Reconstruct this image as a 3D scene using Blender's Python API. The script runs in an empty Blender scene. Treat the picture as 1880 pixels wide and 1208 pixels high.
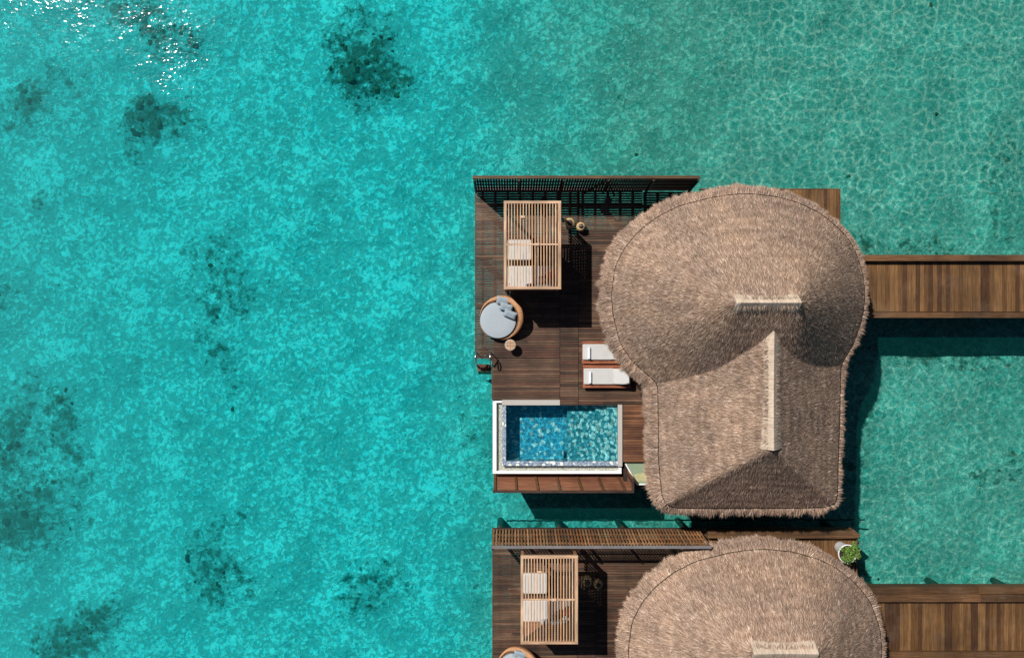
import bpy, math, random
import numpy as np
from mathutils import Vector, Matrix
random.seed(7)
rng = np.random.default_rng(7)
R = math.radians
sc = bpy.context.scene
C = sc.collection

# ------------------------------------------------------------------ camera, sky, sun
ZD = 1.3            # deck level above the lagoon
H = 34.0            # camera height above the deck
PPM = 44.0          # photograph pixels per metre at deck level
cam_d = bpy.data.cameras.new('camera')
cam_d.sensor_width = 36.0
cam_d.lens = 36.0 * H / (1880 / PPM)
cam_d.clip_end = 5000
cam = bpy.data.objects.new('camera', cam_d)
cam.location = (0, 0, ZD + H)
C.objects.link(cam)
sc.camera = cam

SUN_EL = R(52)
ddx, ddy = 0.70, -0.715
n_ = math.hypot(ddx, ddy); ddx /= n_; ddy /= n_
sd = Vector((ddx * math.cos(SUN_EL), ddy * math.cos(SUN_EL), -math.sin(SUN_EL)))
sun_d = bpy.data.lights.new('sun', 'SUN')
sun_d.energy = 5.0
sun_d.angle = R(0.5)
sun_d.color = (1.0, 0.955, 0.89)
sun = bpy.data.objects.new('sun', sun_d)
sun.rotation_euler = sd.to_track_quat('-Z', 'Y').to_euler()
sun.location = (-20, 20, 40)
C.objects.link(sun)
world = bpy.data.worlds.new('World')
sc.world = world
world.use_nodes = True
wn = world.node_tree
bg = wn.nodes['Background']
sky = wn.nodes.new('ShaderNodeTexSky')
sky.sky_type = 'NISHITA'
sky.sun_disc = False
sky.sun_elevation = SUN_EL
sky.sun_rotation = math.atan2(-ddx, -ddy)
wn.links.new(sky.outputs[0], bg.inputs[0])
bg.inputs[1].default_value = 0.044
sc.view_settings.view_transform = 'Standard'
sc.view_settings.look = 'None'
sc.view_settings.exposure = 0
sc.view_settings.gamma = 1
sc.cycles.max_bounces = 10
sc.cycles.transparent_max_bounces = 16
sc.cycles.caustics_reflective = False
sc.cycles.caustics_refractive = False
sc.cycles.sample_clamp_indirect = 6

def W(px, py, h=0.0):
    """ground position of something seen at photo pixel (px, py) standing h metres above the deck"""
    s = (H - h) / H / PPM
    return ((px - 940) * s, (604 - py) * s)

# ------------------------------------------------------------------ mesh helpers
class MB:
    def __init__(s):
        s.v = []; s.f = []; s.a = []
    def add(s, vs, fs, var=None):
        if var is None: var = random.random()
        b = len(s.v)
        s.v += [tuple(p) for p in vs]; s.a += [var] * len(vs)
        s.f += [tuple(b + i for i in f) for f in fs]
        return s
    def box(s, x0, x1, y0, y1, z0, z1, var=None):
        if x0 > x1: x0, x1 = x1, x0
        if y0 > y1: y0, y1 = y1, y0
        if z0 > z1: z0, z1 = z1, z0
        vs = [(x0,y0,z0),(x1,y0,z0),(x1,y1,z0),(x0,y1,z0),(x0,y0,z1),(x1,y0,z1),(x1,y1,z1),(x0,y1,z1)]
        return s.add(vs, [(0,3,2,1),(4,5,6,7),(0,1,5,4),(1,2,6,5),(2,3,7,6),(3,0,4,7)], var)
    def beam(s, p0, p1, w, h, side=(1,0,0), var=None):
        p0 = Vector(p0); p1 = Vector(p1); d = (p1 - p0).normalized()
        sx = Vector(side); sx = (sx - d * sx.dot(d)).normalized(); sy = d.cross(sx).normalized()
        vs = []
        for p in (p0, p1):
            for a, b in ((-1,-1),(1,-1),(1,1),(-1,1)):
                vs.append(p + sx * a * w / 2 + sy * b * h / 2)
        return s.add(vs, [(0,3,2,1),(4,5,6,7),(0,1,5,4),(1,2,6,5),(2,3,7,6),(3,0,4,7)], var)
    def lathe(s, c, prof, n=32, var=None, sx=1, sy=1):
        vs = []; fs = []
        for r, z in prof:
            for i in range(n):
                t = 2 * math.pi * i / n
                vs.append((c[0] + r * sx * math.cos(t), c[1] + r * sy * math.sin(t), c[2] + z))
        m = len(prof)
        for j in range(m - 1):
            for i in range(n):
                k = (i + 1) % n
                fs.append((j*n+i, j*n+k, (j+1)*n+k, (j+1)*n+i))
        fs.append(tuple(reversed(range(n))))
        fs.append(tuple((m-1)*n + i for i in range(n)))
        return s.add(vs, fs, var)
    def tube(s, pts, r, n=8, var=None, closed=False):
        pts = [Vector(p) for p in pts]; vs = []; fs = []; m = len(pts)
        for i, p in enumerate(pts):
            if closed: d = pts[(i+1) % m] - pts[i-1]
            else: d = pts[min(i+1, m-1)] - pts[max(i-1, 0)]
            d.normalize()
            u = d.cross(Vector((0,0,1)))
            if u.length < .05: u = d.cross(Vector((1,0,0)))
            u.normalize(); w = u.cross(d)
            for k in range(n):
                t = 2 * math.pi * k / n
                vs.append(p + u * r * math.cos(t) + w * r * math.sin(t))
        for i in range(m if closed else m - 1):
            j = (i + 1) % m
            for k in range(n):
                l = (k + 1) % n
                fs.append((i*n+k, i*n+l, j*n+l, j*n+k))
        if not closed:
            fs.append(tuple(range(n))); fs.append(tuple((m-1)*n + k for k in reversed(range(n))))
        return s.add(vs, fs, var)
    def grid(s, P, var=None, flip=False):
        """P[i][j] rows of points"""
        ni = len(P); nj = len(P[0]); vs = [p for row in P for p in row]; fs = []
        for i in range(ni - 1):
            for j in range(nj - 1):
                q = (i*nj+j, i*nj+j+1, (i+1)*nj+j+1, (i+1)*nj+j)
                fs.append(tuple(reversed(q)) if flip else q)
        return s.add(vs, fs, var)
    def build(s, name, mat, parent=None, smooth=False, bevel=0, subsurf=0):
        me = bpy.data.meshes.new(name)
        off = parent_origin(parent)
        me.from_pydata([(x - off[0], y - off[1], z - off[2]) for x, y, z in s.v], [], s.f)
        at = me.attributes.new('var', 'FLOAT', 'POINT')
        at.data.foreach_set('value', s.a)
        if mat: me.materials.append(mat)
        if smooth: me.polygons.foreach_set('use_smooth', [True] * len(me.polygons))
        me.update()
        o = bpy.data.objects.new(name, me)
        C.objects.link(o)
        if parent: o.parent = parent
        if bevel:
            m = o.modifiers.new('bevel', 'BEVEL'); m.width = bevel; m.segments = 2; m.limit_method = 'ANGLE'
        if subsurf:
            m = o.modifiers.new('sub', 'SUBSURF'); m.levels = subsurf; m.render_levels = subsurf
        return o

def parent_origin(p):
    o = Vector((0, 0, 0))
    while p is not None:
        o = o + p.location; p = p.parent
    return o

def tag(o, label=None, cat=None, group=None, kind=None):
    if label: o['label'] = label
    if cat: o['category'] = cat
    if group: o['group'] = group
    if kind: o['kind'] = kind
    return o

def thing(name, label, cat, loc, group=None):
    o = bpy.data.objects.new(name, None)
    o.location = loc; o.empty_display_size = .3
    C.objects.link(o)
    return tag(o, label, cat, group)

def copy_tree(o, parent=None, loc=None, label=None):
    c = o.copy(); C.objects.link(c)
    c.parent = parent
    if loc is not None: c.location = loc
    if label: c['label'] = label
    for ch in list(o.children): copy_tree(ch, c)
    return c

def np_mesh(name, verts, quads, mat, parent=None, attrs=None, smooth=False, tri=False):
    k = 3 if tri else 4
    me = bpy.data.meshes.new(name)
    off = np.array(parent_origin(parent))
    v = (verts - off).astype(np.float32)
    me.vertices.add(len(v)); me.vertices.foreach_set('co', v.ravel())
    nq = len(quads)
    me.loops.add(nq * k); me.loops.foreach_set('vertex_index', quads.astype(np.int32).ravel())
    me.polygons.add(nq); me.polygons.foreach_set('loop_start', np.arange(0, nq * k, k, dtype=np.int32))
    if smooth: me.polygons.foreach_set('use_smooth', np.ones(nq, dtype=bool))
    for n, a in (attrs or {}).items():
        at = me.attributes.new(n, 'FLOAT', 'POINT'); at.data.foreach_set('value', a.astype(np.float32))
    me.materials.append(mat)
    me.update(calc_edges=True); me.validate()
    o = bpy.data.objects.new(name, me); C.objects.link(o)
    if parent: o.parent = parent
    return o

# ------------------------------------------------------------------ materials
class NT:
    def __init__(s, name):
        s.m = bpy.data.materials.new(name); s.m.use_nodes = True
        s.t = s.m.node_tree; s.t.nodes.clear()
        s.out = s.n('ShaderNodeOutputMaterial')
    def n(s, typ, ins=None, **kw):
        nd = s.t.nodes.new(typ)
        for k, v in kw.items(): setattr(nd, k, v)
        for k, v in (ins or {}).items(): s.set(nd, k, v)
        return nd
    def set(s, nd, k, v):
        sock = nd.inputs[k]
        if isinstance(v, bpy.types.NodeSocket): s.t.links.new(v, sock)
        elif isinstance(v, bpy.types.Node): s.t.links.new(v.outputs[0], sock)
        else:
            if isinstance(v, tuple) and len(v) == 3 and sock.type == 'RGBA': v = v + (1,)
            sock.default_value = v
    def math(s, op, a, b=0.0, c=None, clamp=False):
        nd = s.n('ShaderNodeMath', operation=op, use_clamp=clamp)
        s.set(nd, 0, a); s.set(nd, 1, b)
        if c is not None: s.set(nd, 2, c)
        return nd.outputs[0]
    def mix(s, fac, a, b, blend='MIX'):
        nd = s.n('ShaderNodeMix', data_type='RGBA', blend_type=blend)
        s.set(nd, 0, fac); s.set(nd, 6, a); s.set(nd, 7, b)
        return nd.outputs[2]
    def ramp(s, fac, stops, interp='LINEAR'):
        nd = s.n('ShaderNodeValToRGB'); cr = nd.color_ramp; cr.interpolation = interp
        while len(cr.elements) < len(stops): cr.elements.new(.5)
        for e, (p, c) in zip(cr.elements, stops):
            e.position = p
            if not isinstance(c, tuple): c = (c, c, c)
            e.color = c + (1,)
        s.set(nd, 0, fac)
        return nd.outputs[0]
    def attr(s, name):
        return s.n('ShaderNodeAttribute', attribute_name=name).outputs['Fac']
    def pos(s):
        return s.n('ShaderNodeNewGeometry').outputs['Position']
    def obj(s):
        return s.n('ShaderNodeTexCoord').outputs['Object']
    def mapp(s, vec, scale=(1,1,1), loc=(0,0,0), rot=(0,0,0)):
        nd = s.n('ShaderNodeMapping'); s.set(nd, 0, vec)
        nd.inputs['Scale'].default_value = scale; nd.inputs['Location'].default_value = loc; nd.inputs['Rotation'].default_value = rot
        return nd.outputs[0]
    def noise(s, vec, scale, detail=3, rough=.5, dist=0, col=False):
        nd = s.n('ShaderNodeTexNoise', {'Vector': vec, 'Scale': scale, 'Detail': detail, 'Roughness': rough, 'Distortion': dist})
        return nd.outputs['Color' if col else 'Fac']
    def voro(s, vec, scale, feature='F1', out='Distance', rnd=1):
        nd = s.n('ShaderNodeTexVoronoi', feature=feature)
        if feature == 'DISTANCE_TO_EDGE': nd.voronoi_dimensions = '2D'
        s.set(nd, 'Vector', vec); s.set(nd, 'Scale', scale); nd.inputs['Randomness'].default_value = rnd
        return nd.outputs[out]
    def bump(s, h, dist=.01, strength=1):
        return s.n('ShaderNodeBump', {'Height': h, 'Distance': dist, 'Strength': strength}).outputs[0]
    def pbr(s, col, rough=.6, spec=.5, metal=0, bump=None, **kw):
        p = s.n('ShaderNodeBsdfPrincipled', {'Base Color': col, 'Roughness': rough, 'Specular IOR Level': spec, 'Metallic': metal})
        if bump is not None: s.set(p, 'Normal', bump)
        for k, v in kw.items(): s.set(p, k, v)
        s.t.links.new(p.outputs[0], s.out.inputs[0])
        return s.m

def wood(name, axis, dark, light, rough=.62, grain=1.0, warm=None, stain=.5):
    t = NT(name); o = t.pos(); v = t.attr('var')
    off = t.n('ShaderNodeCombineXYZ', {0: t.math('MULTIPLY', v, 37.0), 1: t.math('MULTIPLY', v, 91.0), 2: t.math('MULTIPLY', v, 13.0)})
    p = t.n('ShaderNodeVectorMath', operation='ADD'); t.set(p, 0, o); t.set(p, 1, off)
    sc_ = {'x': (1.2, 22, 22), 'y': (22, 1.2, 22), 'z': (22, 22, 1.2)}[axis]
    g = t.noise(t.mapp(p.outputs[0], scale=sc_), 1.0 * grain, 5, .62)
    g2 = t.noise(t.mapp(p.outputs[0], scale=tuple(a * 3.2 for a in sc_)), 1.0, 3, .6)
    big = t.noise(o, .55, 4, .6)
    base = t.mix(t.ramp(v, [(0, 0.), (1, 1.)]), dark, light)
    if warm: base = t.mix(t.math('GREATER_THAN', t.math('FRACT', t.math('MULTIPLY', v, 7.31)), .8), base, warm)
    k = t.math('ADD', t.math('MULTIPLY', g, 1.1), t.math('MULTIPLY', g2, .5))
    k = t.ramp(k, [(.45, .45), (.8, 1.), (1.1, 1.5)])
    base = t.mix(1.0, base, k, 'MULTIPLY')
    bl = t.ramp(t.noise(t.mapp(o, loc=(7, 3, 0)), .9, 6, .7), [(.52, 0.), (.72, .22)])
    base = t.mix(bl, base, t.mix(.5, light, (.22, .19, .16)))
    st = t.ramp(big, [(.35, 1 - stain), (.62, 1.25)])
    base = t.mix(1.0, base, st, 'MULTIPLY')
    return t.pbr(base, rough, .35, bump=t.bump(g2, .004, .6))

M = {}
M['deck_x'] = wood('dark_deck_boards', 'x', (.036, .020, .013), (.125, .069, .040), warm=(.075, .033, .020))
M['deck_y'] = wood('walkway_boards', 'y', (.088, .041, .013), (.155, .080, .030), warm=(.055, .024, .009), stain=.25)
M['deck_warm'] = wood('warm_deck_boards', 'x', (.075, .028, .015), (.17, .075, .035), stain=.3)
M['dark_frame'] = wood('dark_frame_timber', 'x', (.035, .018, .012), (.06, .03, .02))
M['beam_x'] = wood('curb_timber', 'x', (.065, .032, .013), (.115, .056, .023), stain=.3)
M['joist'] = wood('joist_timber', 'y', (.018, .012, .009), (.03, .02, .015))
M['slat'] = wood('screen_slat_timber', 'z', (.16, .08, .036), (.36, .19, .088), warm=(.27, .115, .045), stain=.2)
M['skirt'] = wood('privacy_board_timber', 'x', (.14, .055, .03), (.21, .09, .048), stain=.2)
M['pergola_y'] = wood('pergola_slat_timber', 'y', (.40, .255, .155), (.53, .36, .235), warm=(.5, .26, .12), stain=.12)
M['pergola_x'] = wood('pergola_beam_timber', 'x', (.40, .25, .155), (.52, .34, .22), stain=.12)
M['pergola_z'] = wood('pergola_wall_timber', 'z', (.20, .09, .05), (.30, .14, .08), stain=.12)
M['lounger'] = wood('lounger_timber', 'x', (.24, .075, .035), (.32, .11, .055), stain=.15)
M['pile'] = wood('pile_timber', 'z', (.05, .04, .03), (.09, .07, .05))
M['wall'] = wood('wall_cladding', 'z', (.10, .055, .03), (.17, .10, .055))

def plain(name, col, rough=.6, spec=.5, metal=0, bscale=0, bdist=.002, vary=.0, vscale=3.0, **kw):
    t = NT(name); c = col; o = t.pos()
    if vary:
        nz = t.noise(o, vscale, 4, .6)
        c = t.mix(1.0, col, t.ramp(nz, [(.3, 1 - vary), (.7, 1 + vary)]), 'MULTIPLY')
    b = t.bump(t.noise(o, bscale, 3), bdist) if bscale else None
    return t.pbr(c, rough, spec, metal, b, **kw)
M['white_paint'] = plain('white_rim_stone', (.84, .84, .84), .5, vary=.04)
M['fabric_white'] = plain('white_canvas', (.52, .515, .50), .9, .15, bscale=60, vary=.04, vscale=5)
M['fabric_grey'] = plain('light_grey_canvas', (.36, .41, .45), .95, .1, bscale=180, bdist=.003, vary=.07, vscale=35)
M['fabric_cushion'] = plain('blue_grey_canvas', (.29, .35, .40), .95, .1, bscale=120, bdist=.003, vary=.15, vscale=14)
M['fabric_red'] = plain('red_canvas', (.55, .06, .02), .9, .1, bscale=60, vary=.1)
M['fabric_mauve'] = plain('mauve_canvas', (.28, .18, .19), .9, .1, bscale=60, vary=.1)
M['towel'] = plain('white_towel', (.82, .84, .88), .95, .05, bscale=150, bdist=.006)
M['chrome'] = plain('stainless_steel', (.75, .76, .78), .22, .5, 1)
M['steel_cap'] = plain('grey_metal_cap', (.20, .19, .19), .55, .4, .3, vary=.15)
M['black'] = plain('black_top', (.015, .017, .02), .5)
M['rope'] = plain('dark_rope', (.02, .018, .016), .9, .1)
M['glass_dark'] = plain('window_glass', (.02, .03, .035), .05, .8)
M['green_glass'] = plain('pale_green_floor', (.23, .30, .20), .45, .4, vary=.08)
M['sand_mat'] = plain('pale_straw_mat', (.42, .40, .22), .9, .2, vary=.12, vscale=8)
M['pot'] = plain('white_planter', (.78, .78, .80), .4, .5)
M['cable'] = plain('submerged_cable', (.008, .012, .011), .9)
M['soil'] = plain('soil', (.03, .02, .012), .95)

# grey herringbone coping
t = NT('herringbone_coping'); o = t.pos()
w1 = t.n('ShaderNodeTexWave', {'Vector': t.mapp(o, rot=(0,0,R(45))), 'Scale': 6.0, 'Distortion': .5})
w2 = t.n('ShaderNodeTexChecker', {'Vector': o, 'Scale': 9.0})
c = t.mix(t.noise(o, 30, 3), (.33, .31, .28), (.50, .47, .43))
c = t.mix(t.math('MULTIPLY', w1.outputs['Fac'], .35), c, (.52, .5, .47))
M['coping'] = t.pbr(c, .6, .4)
# gravel
t = NT('pale_gravel'); o = t.pos()
vr = t.voro(o, 38, out='Color'); vd = t.voro(o, 38)
g = t.n('ShaderNodeSeparateColor', {0: vr}).outputs[0]
c = t.mix(g, (.24, .25, .20), (.62, .62, .54))
M['gravel'] = t.pbr(c, .9, .2, bump=t.bump(t.math('SUBTRACT', 1, vd), .02))
# rattan weave
def weave(name, a, b, s=30):
    t = NT(name); o = t.obj()
    w = t.n('ShaderNodeTexWave', {'Vector': o, 'Scale': s * .5, 'Distortion': .6, 'Detail': 1.0}, wave_type='BANDS', bands_direction='Z')
    w2 = t.n('ShaderNodeTexWave', {'Vector': o, 'Scale': s * .35, 'Distortion': 1.5}, wave_type='RINGS', rings_direction='Z')
    h = t.math('MULTIPLY', t.math('ADD', w.outputs['Fac'], w2.outputs['Fac']), .5)
    c = t.mix(h, a, b)
    c = t.mix(1.0, c, t.ramp(t.noise(o, 9, 3), [(.3, .8), (.7, 1.15)]), 'MULTIPLY')
    return t.pbr(c, .55, .4, bump=t.bump(h, .006))
M['wicker'] = weave('wicker_weave', (.40, .19, .085), (.52, .27, .13), 24)
M['wicker_in'] = weave('wicker_inner', (.15, .08, .05), (.24, .13, .08), 24)
M['basket'] = weave('basket_weave', (.30, .19, .08), (.74, .54, .28), 40)

# mosaic of the pool: pale pebble-shaped ovals in teal tile
t = NT('pool_mosaic'); o = t.pos()
sx = t.n('ShaderNodeSeparateXYZ', {0: o})
nz = t.noise(o, 2.2, 2, col=True)
wv = t.n('ShaderNodeVectorMath', operation='MULTIPLY_ADD'); t.set(wv, 0, nz); wv.inputs[1].default_value = (.35, .35, .2); t.set(wv, 2, o)
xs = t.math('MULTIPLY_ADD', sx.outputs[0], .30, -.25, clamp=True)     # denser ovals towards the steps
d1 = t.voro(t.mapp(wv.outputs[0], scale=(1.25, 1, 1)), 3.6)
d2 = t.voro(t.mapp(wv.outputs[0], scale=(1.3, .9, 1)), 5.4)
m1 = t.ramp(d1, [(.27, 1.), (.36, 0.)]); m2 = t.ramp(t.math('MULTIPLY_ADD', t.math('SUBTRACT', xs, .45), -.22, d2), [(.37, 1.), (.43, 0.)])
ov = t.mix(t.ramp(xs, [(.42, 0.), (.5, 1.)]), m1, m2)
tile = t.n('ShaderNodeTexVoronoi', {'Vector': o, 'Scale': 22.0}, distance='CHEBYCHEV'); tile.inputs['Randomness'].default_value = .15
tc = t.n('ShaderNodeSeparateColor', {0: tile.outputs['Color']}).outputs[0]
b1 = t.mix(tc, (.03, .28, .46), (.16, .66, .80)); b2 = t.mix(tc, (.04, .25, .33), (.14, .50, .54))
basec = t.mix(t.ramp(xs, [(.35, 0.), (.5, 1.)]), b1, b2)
pale = t.mix(tc, (.72, .80, .76), (.95, .97, .92))
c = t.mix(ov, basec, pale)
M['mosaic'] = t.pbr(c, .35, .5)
t = NT('pool_edge_mosaic'); o = t.pos()
tile = t.n('ShaderNodeTexVoronoi', {'Vector': o, 'Scale': 22.0}, distance='CHEBYCHEV')
tc = t.n('ShaderNodeSeparateColor', {0: tile.outputs['Color']}).outputs[0]
m1 = t.ramp(t.voro(o, 4.5), [(.3, 1.), (.38, 0.)])
c = t.mix(m1, t.mix(tc, (.10, .14, .24), (.42, .50, .56)), (.78, .80, .76))
M['mosaic_edge'] = t.pbr(c, .3, .5)

# water: a thin tinted sheet; a caustic light net is painted into its transparent colour
def water_mat(name, pool=False):
    t = NT(name); o = t.pos()
    if pool:
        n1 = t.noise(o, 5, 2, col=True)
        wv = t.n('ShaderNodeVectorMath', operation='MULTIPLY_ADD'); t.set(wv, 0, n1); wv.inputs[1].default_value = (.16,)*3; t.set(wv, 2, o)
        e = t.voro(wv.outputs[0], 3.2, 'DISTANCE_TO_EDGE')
        p = t.ramp(e, [(.0, 1.), (.05, .92), (.13, .66), (.4, .56)])  # bright caustic lines painted into the pool water's tint
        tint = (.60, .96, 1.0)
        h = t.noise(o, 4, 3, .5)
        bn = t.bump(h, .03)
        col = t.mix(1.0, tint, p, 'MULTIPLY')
        body = (.0, .10, .16); bf = .05
    else:
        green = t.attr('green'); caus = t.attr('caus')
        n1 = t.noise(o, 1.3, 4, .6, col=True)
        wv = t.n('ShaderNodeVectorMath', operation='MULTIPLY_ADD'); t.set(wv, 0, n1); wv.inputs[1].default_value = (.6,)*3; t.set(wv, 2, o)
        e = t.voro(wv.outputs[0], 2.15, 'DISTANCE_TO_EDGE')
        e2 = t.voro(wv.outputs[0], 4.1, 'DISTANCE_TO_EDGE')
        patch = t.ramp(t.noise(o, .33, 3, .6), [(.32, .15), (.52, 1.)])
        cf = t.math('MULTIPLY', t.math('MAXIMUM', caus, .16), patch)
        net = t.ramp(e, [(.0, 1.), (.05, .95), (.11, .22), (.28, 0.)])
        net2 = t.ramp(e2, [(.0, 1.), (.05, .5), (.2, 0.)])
        net = t.math('ADD', t.math('MULTIPLY', net, .75), t.math('MULTIPLY', net2, .35), clamp=True)  # painted caustic lines, coarse and fine
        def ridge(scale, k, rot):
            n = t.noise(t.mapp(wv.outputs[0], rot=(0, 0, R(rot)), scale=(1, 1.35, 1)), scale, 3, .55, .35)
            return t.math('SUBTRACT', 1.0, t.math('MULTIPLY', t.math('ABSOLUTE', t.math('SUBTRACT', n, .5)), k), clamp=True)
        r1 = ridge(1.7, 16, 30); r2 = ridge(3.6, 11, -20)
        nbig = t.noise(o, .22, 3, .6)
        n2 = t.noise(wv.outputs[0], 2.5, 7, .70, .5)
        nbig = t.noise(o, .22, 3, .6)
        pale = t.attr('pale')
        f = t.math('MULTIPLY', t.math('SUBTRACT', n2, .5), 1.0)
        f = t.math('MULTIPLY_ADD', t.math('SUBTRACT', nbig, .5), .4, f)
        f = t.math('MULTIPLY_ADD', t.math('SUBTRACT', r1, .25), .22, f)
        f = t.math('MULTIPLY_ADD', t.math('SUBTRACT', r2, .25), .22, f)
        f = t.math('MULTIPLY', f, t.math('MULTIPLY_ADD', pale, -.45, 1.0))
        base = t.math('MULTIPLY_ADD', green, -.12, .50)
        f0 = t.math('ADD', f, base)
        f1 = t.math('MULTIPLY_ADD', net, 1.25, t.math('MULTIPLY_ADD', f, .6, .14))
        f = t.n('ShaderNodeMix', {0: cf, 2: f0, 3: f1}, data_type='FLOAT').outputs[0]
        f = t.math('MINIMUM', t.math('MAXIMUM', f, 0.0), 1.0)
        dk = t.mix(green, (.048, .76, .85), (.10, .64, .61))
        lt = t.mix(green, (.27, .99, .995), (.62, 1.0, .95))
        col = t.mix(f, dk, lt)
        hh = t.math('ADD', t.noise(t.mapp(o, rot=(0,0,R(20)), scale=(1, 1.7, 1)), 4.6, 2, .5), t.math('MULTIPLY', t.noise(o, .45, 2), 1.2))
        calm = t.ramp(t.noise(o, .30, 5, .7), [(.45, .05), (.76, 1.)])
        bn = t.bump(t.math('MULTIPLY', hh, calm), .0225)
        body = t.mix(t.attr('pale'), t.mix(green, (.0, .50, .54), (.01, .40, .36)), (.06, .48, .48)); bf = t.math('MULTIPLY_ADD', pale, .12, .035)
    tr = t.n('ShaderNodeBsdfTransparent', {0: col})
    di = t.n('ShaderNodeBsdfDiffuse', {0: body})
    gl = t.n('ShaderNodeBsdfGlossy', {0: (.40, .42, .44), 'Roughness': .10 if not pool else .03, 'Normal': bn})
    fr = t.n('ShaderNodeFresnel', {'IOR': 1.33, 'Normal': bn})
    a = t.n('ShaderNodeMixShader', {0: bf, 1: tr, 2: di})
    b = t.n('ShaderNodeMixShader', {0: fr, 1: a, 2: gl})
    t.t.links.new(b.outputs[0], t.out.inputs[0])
    return t.m
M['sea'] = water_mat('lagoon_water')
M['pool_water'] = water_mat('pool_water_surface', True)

# sea bed: pale sand and rubble, dark coral patches
t = NT('lagoon_bed'); o = t.pos(); cor = t.attr('coral'); green = t.attr('green')
n1 = t.noise(o, 1.3, 4, .6, col=True)
wv = t.n('ShaderNodeVectorMath', operation='MULTIPLY_ADD'); t.set(wv, 0, n1); wv.inputs[1].default_value = (.5,)*3; t.set(wv, 2, o)
vc = t.n('ShaderNodeSeparateColor', {0: t.voro(wv.outputs[0], 3.4, out='Color')}).outputs[0]
vc2 = t.n('ShaderNodeSeparateColor', {0: t.voro(wv.outputs[0], 6.5, out='Color')}).outputs[0]
nb = t.noise(o, .45, 5, .62); nf = t.noise(wv.outputs[0], 6, 5, .7, .2)
rub = t.math('ADD', t.math('MULTIPLY', vc, .12), t.math('MULTIPLY', vc2, .20))
rub = t.math('ADD', rub, t.math('MULTIPLY', t.noise(wv.outputs[0], 3.8, 4, .6, .8), .50))
rub = t.math('SUBTRACT', rub, .10)
rub = t.math('ADD', rub, t.math('MULTIPLY', nf, .75))
rub = t.math('ADD', rub, t.math('MULTIPLY', nb, .50))
cl = t.ramp(rub, [(.4, (.31, .305, .28)), (.9, (.455, .45, .42)), (1.2, (.575, .565, .53)), (1.6, (.78, .77, .72))])
cg = t.ramp(rub, [(.4, (.20, .205, .18)), (.9, (.36, .365, .33)), (1.2, (.50, .505, .45)), (1.6, (.70, .70, .63))])
sand = t.mix(green, cl, cg)
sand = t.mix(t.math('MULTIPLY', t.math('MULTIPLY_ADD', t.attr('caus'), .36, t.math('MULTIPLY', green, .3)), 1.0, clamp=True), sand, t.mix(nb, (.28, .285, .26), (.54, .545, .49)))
cn = t.math('MULTIPLY_ADD', t.math('SUBTRACT', t.noise(o, .9, 4, .65), .5), 1.0, t.math('MULTIPLY', cor, .80))
cn = t.math('ADD', cn, t.math('MULTIPLY', t.math('SUBTRACT', t.noise(wv.outputs[0], 2.3, 6, .72), .5), 2.3))
cn = t.math('ADD', cn, t.math('MULTIPLY', t.math('SUBTRACT', vc2, .5), .36))
cn = t.math('MULTIPLY', cn, t.ramp(cor, [(.05, 0.), (.3, 1.)]))
cm = t.ramp(cn, [(.36, 0.), (.56, .6), (.85, .93)])
dark = t.mix(t.ramp(nf, [(.3, 0.), (.7, 1.)]), (.012, .018, .010), (.13, .125, .08))
col = t.mix(cm, sand, dark)
M['bed'] = t.pbr(col, .95, .1, bump=t.bump(rub, .12))
t = NT('coral_rock'); o = t.pos()
col = t.mix(t.attr('var'), (.03, .035, .02), (.17, .145, .08))
col = t.mix(1.0, col, t.ramp(t.noise(o, 7, 4, .7), [(.3, .5), (.7, 1.4)]), 'MULTIPLY')
M['coral'] = t.pbr(col, .95, .1, bump=t.bump(t.noise(o, 12, 4, .7), .06))

# thatch
def thatch(name, base, blade):
    t = NT(name); o = t.pos(); v = t.attr('var')
    big = t.noise(o, .55, 4, .65)
    if blade:
        c = t.ramp(v, [(0, (.14, .09, .058)), (.3, (.26, .166, .113)), (.62, (.425, .278, .196)), (.85, (.59, .415, .30)), (1, (.80, .64, .50))])
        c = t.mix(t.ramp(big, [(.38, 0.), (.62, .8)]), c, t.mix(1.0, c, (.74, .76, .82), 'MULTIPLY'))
    else:
        c = t.mix(t.noise(o, 30, 4, .7), (.14, .095, .065), (.36, .26, .18))
    md = t.noise(o, 1.8, 5, .7)
    c = t.mix(1.0, c, t.ramp(md, [(.32, .74), (.68, 1.2)]), 'MULTIPLY')
    return t.pbr(c, .75, .3)
M['thatch'] = thatch('thatch_reed', None, True)
M['thatch_bed'] = thatch('thatch_underlayer', None, False)
t = NT('ridge_reed'); o = t.pos(); 
rx = t.noise(t.mapp(o, scale=(38, 1.5, 1.5)), 1, 3, .6); ry = t.noise(t.mapp(o, scale=(1.5, 38, 1.5)), 1, 3, .6)
def ridge_mat(name, fac, stripe, sc_):
    t = NT(name); o = t.pos()
    f = t.noise(t.mapp(o, scale=sc_), 1, 3, .65)
    c = t.mix(t.ramp(f, [(.3, 0.), (.7, 1.)]), (.44, .34, .26), (.74, .59, .46))
    c = t.mix(1.0, c, t.ramp(t.noise(o, 3, 4, .7), [(.3, .8), (.7, 1.12)]), 'MULTIPLY')
    return t.pbr(c, .8, .2, bump=t.bump(f, .02))
M['ridge_ew'] = ridge_mat('ridge_reed_east_west', 0, 0, (26, 2, 2))
M['ridge_ns'] = ridge_mat('ridge_reed_north_south', 0, 0, (2, 26, 2))
t = NT('leaf_green'); v = t.attr('var')
M['leaf'] = t.pbr(t.ramp(v, [(0, (.03, .07, .012)), (.5, (.09, .19, .025)), (.85, (.20, .33, .05)), (1, (.30, .28, .08))]), .5, .4)

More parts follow.
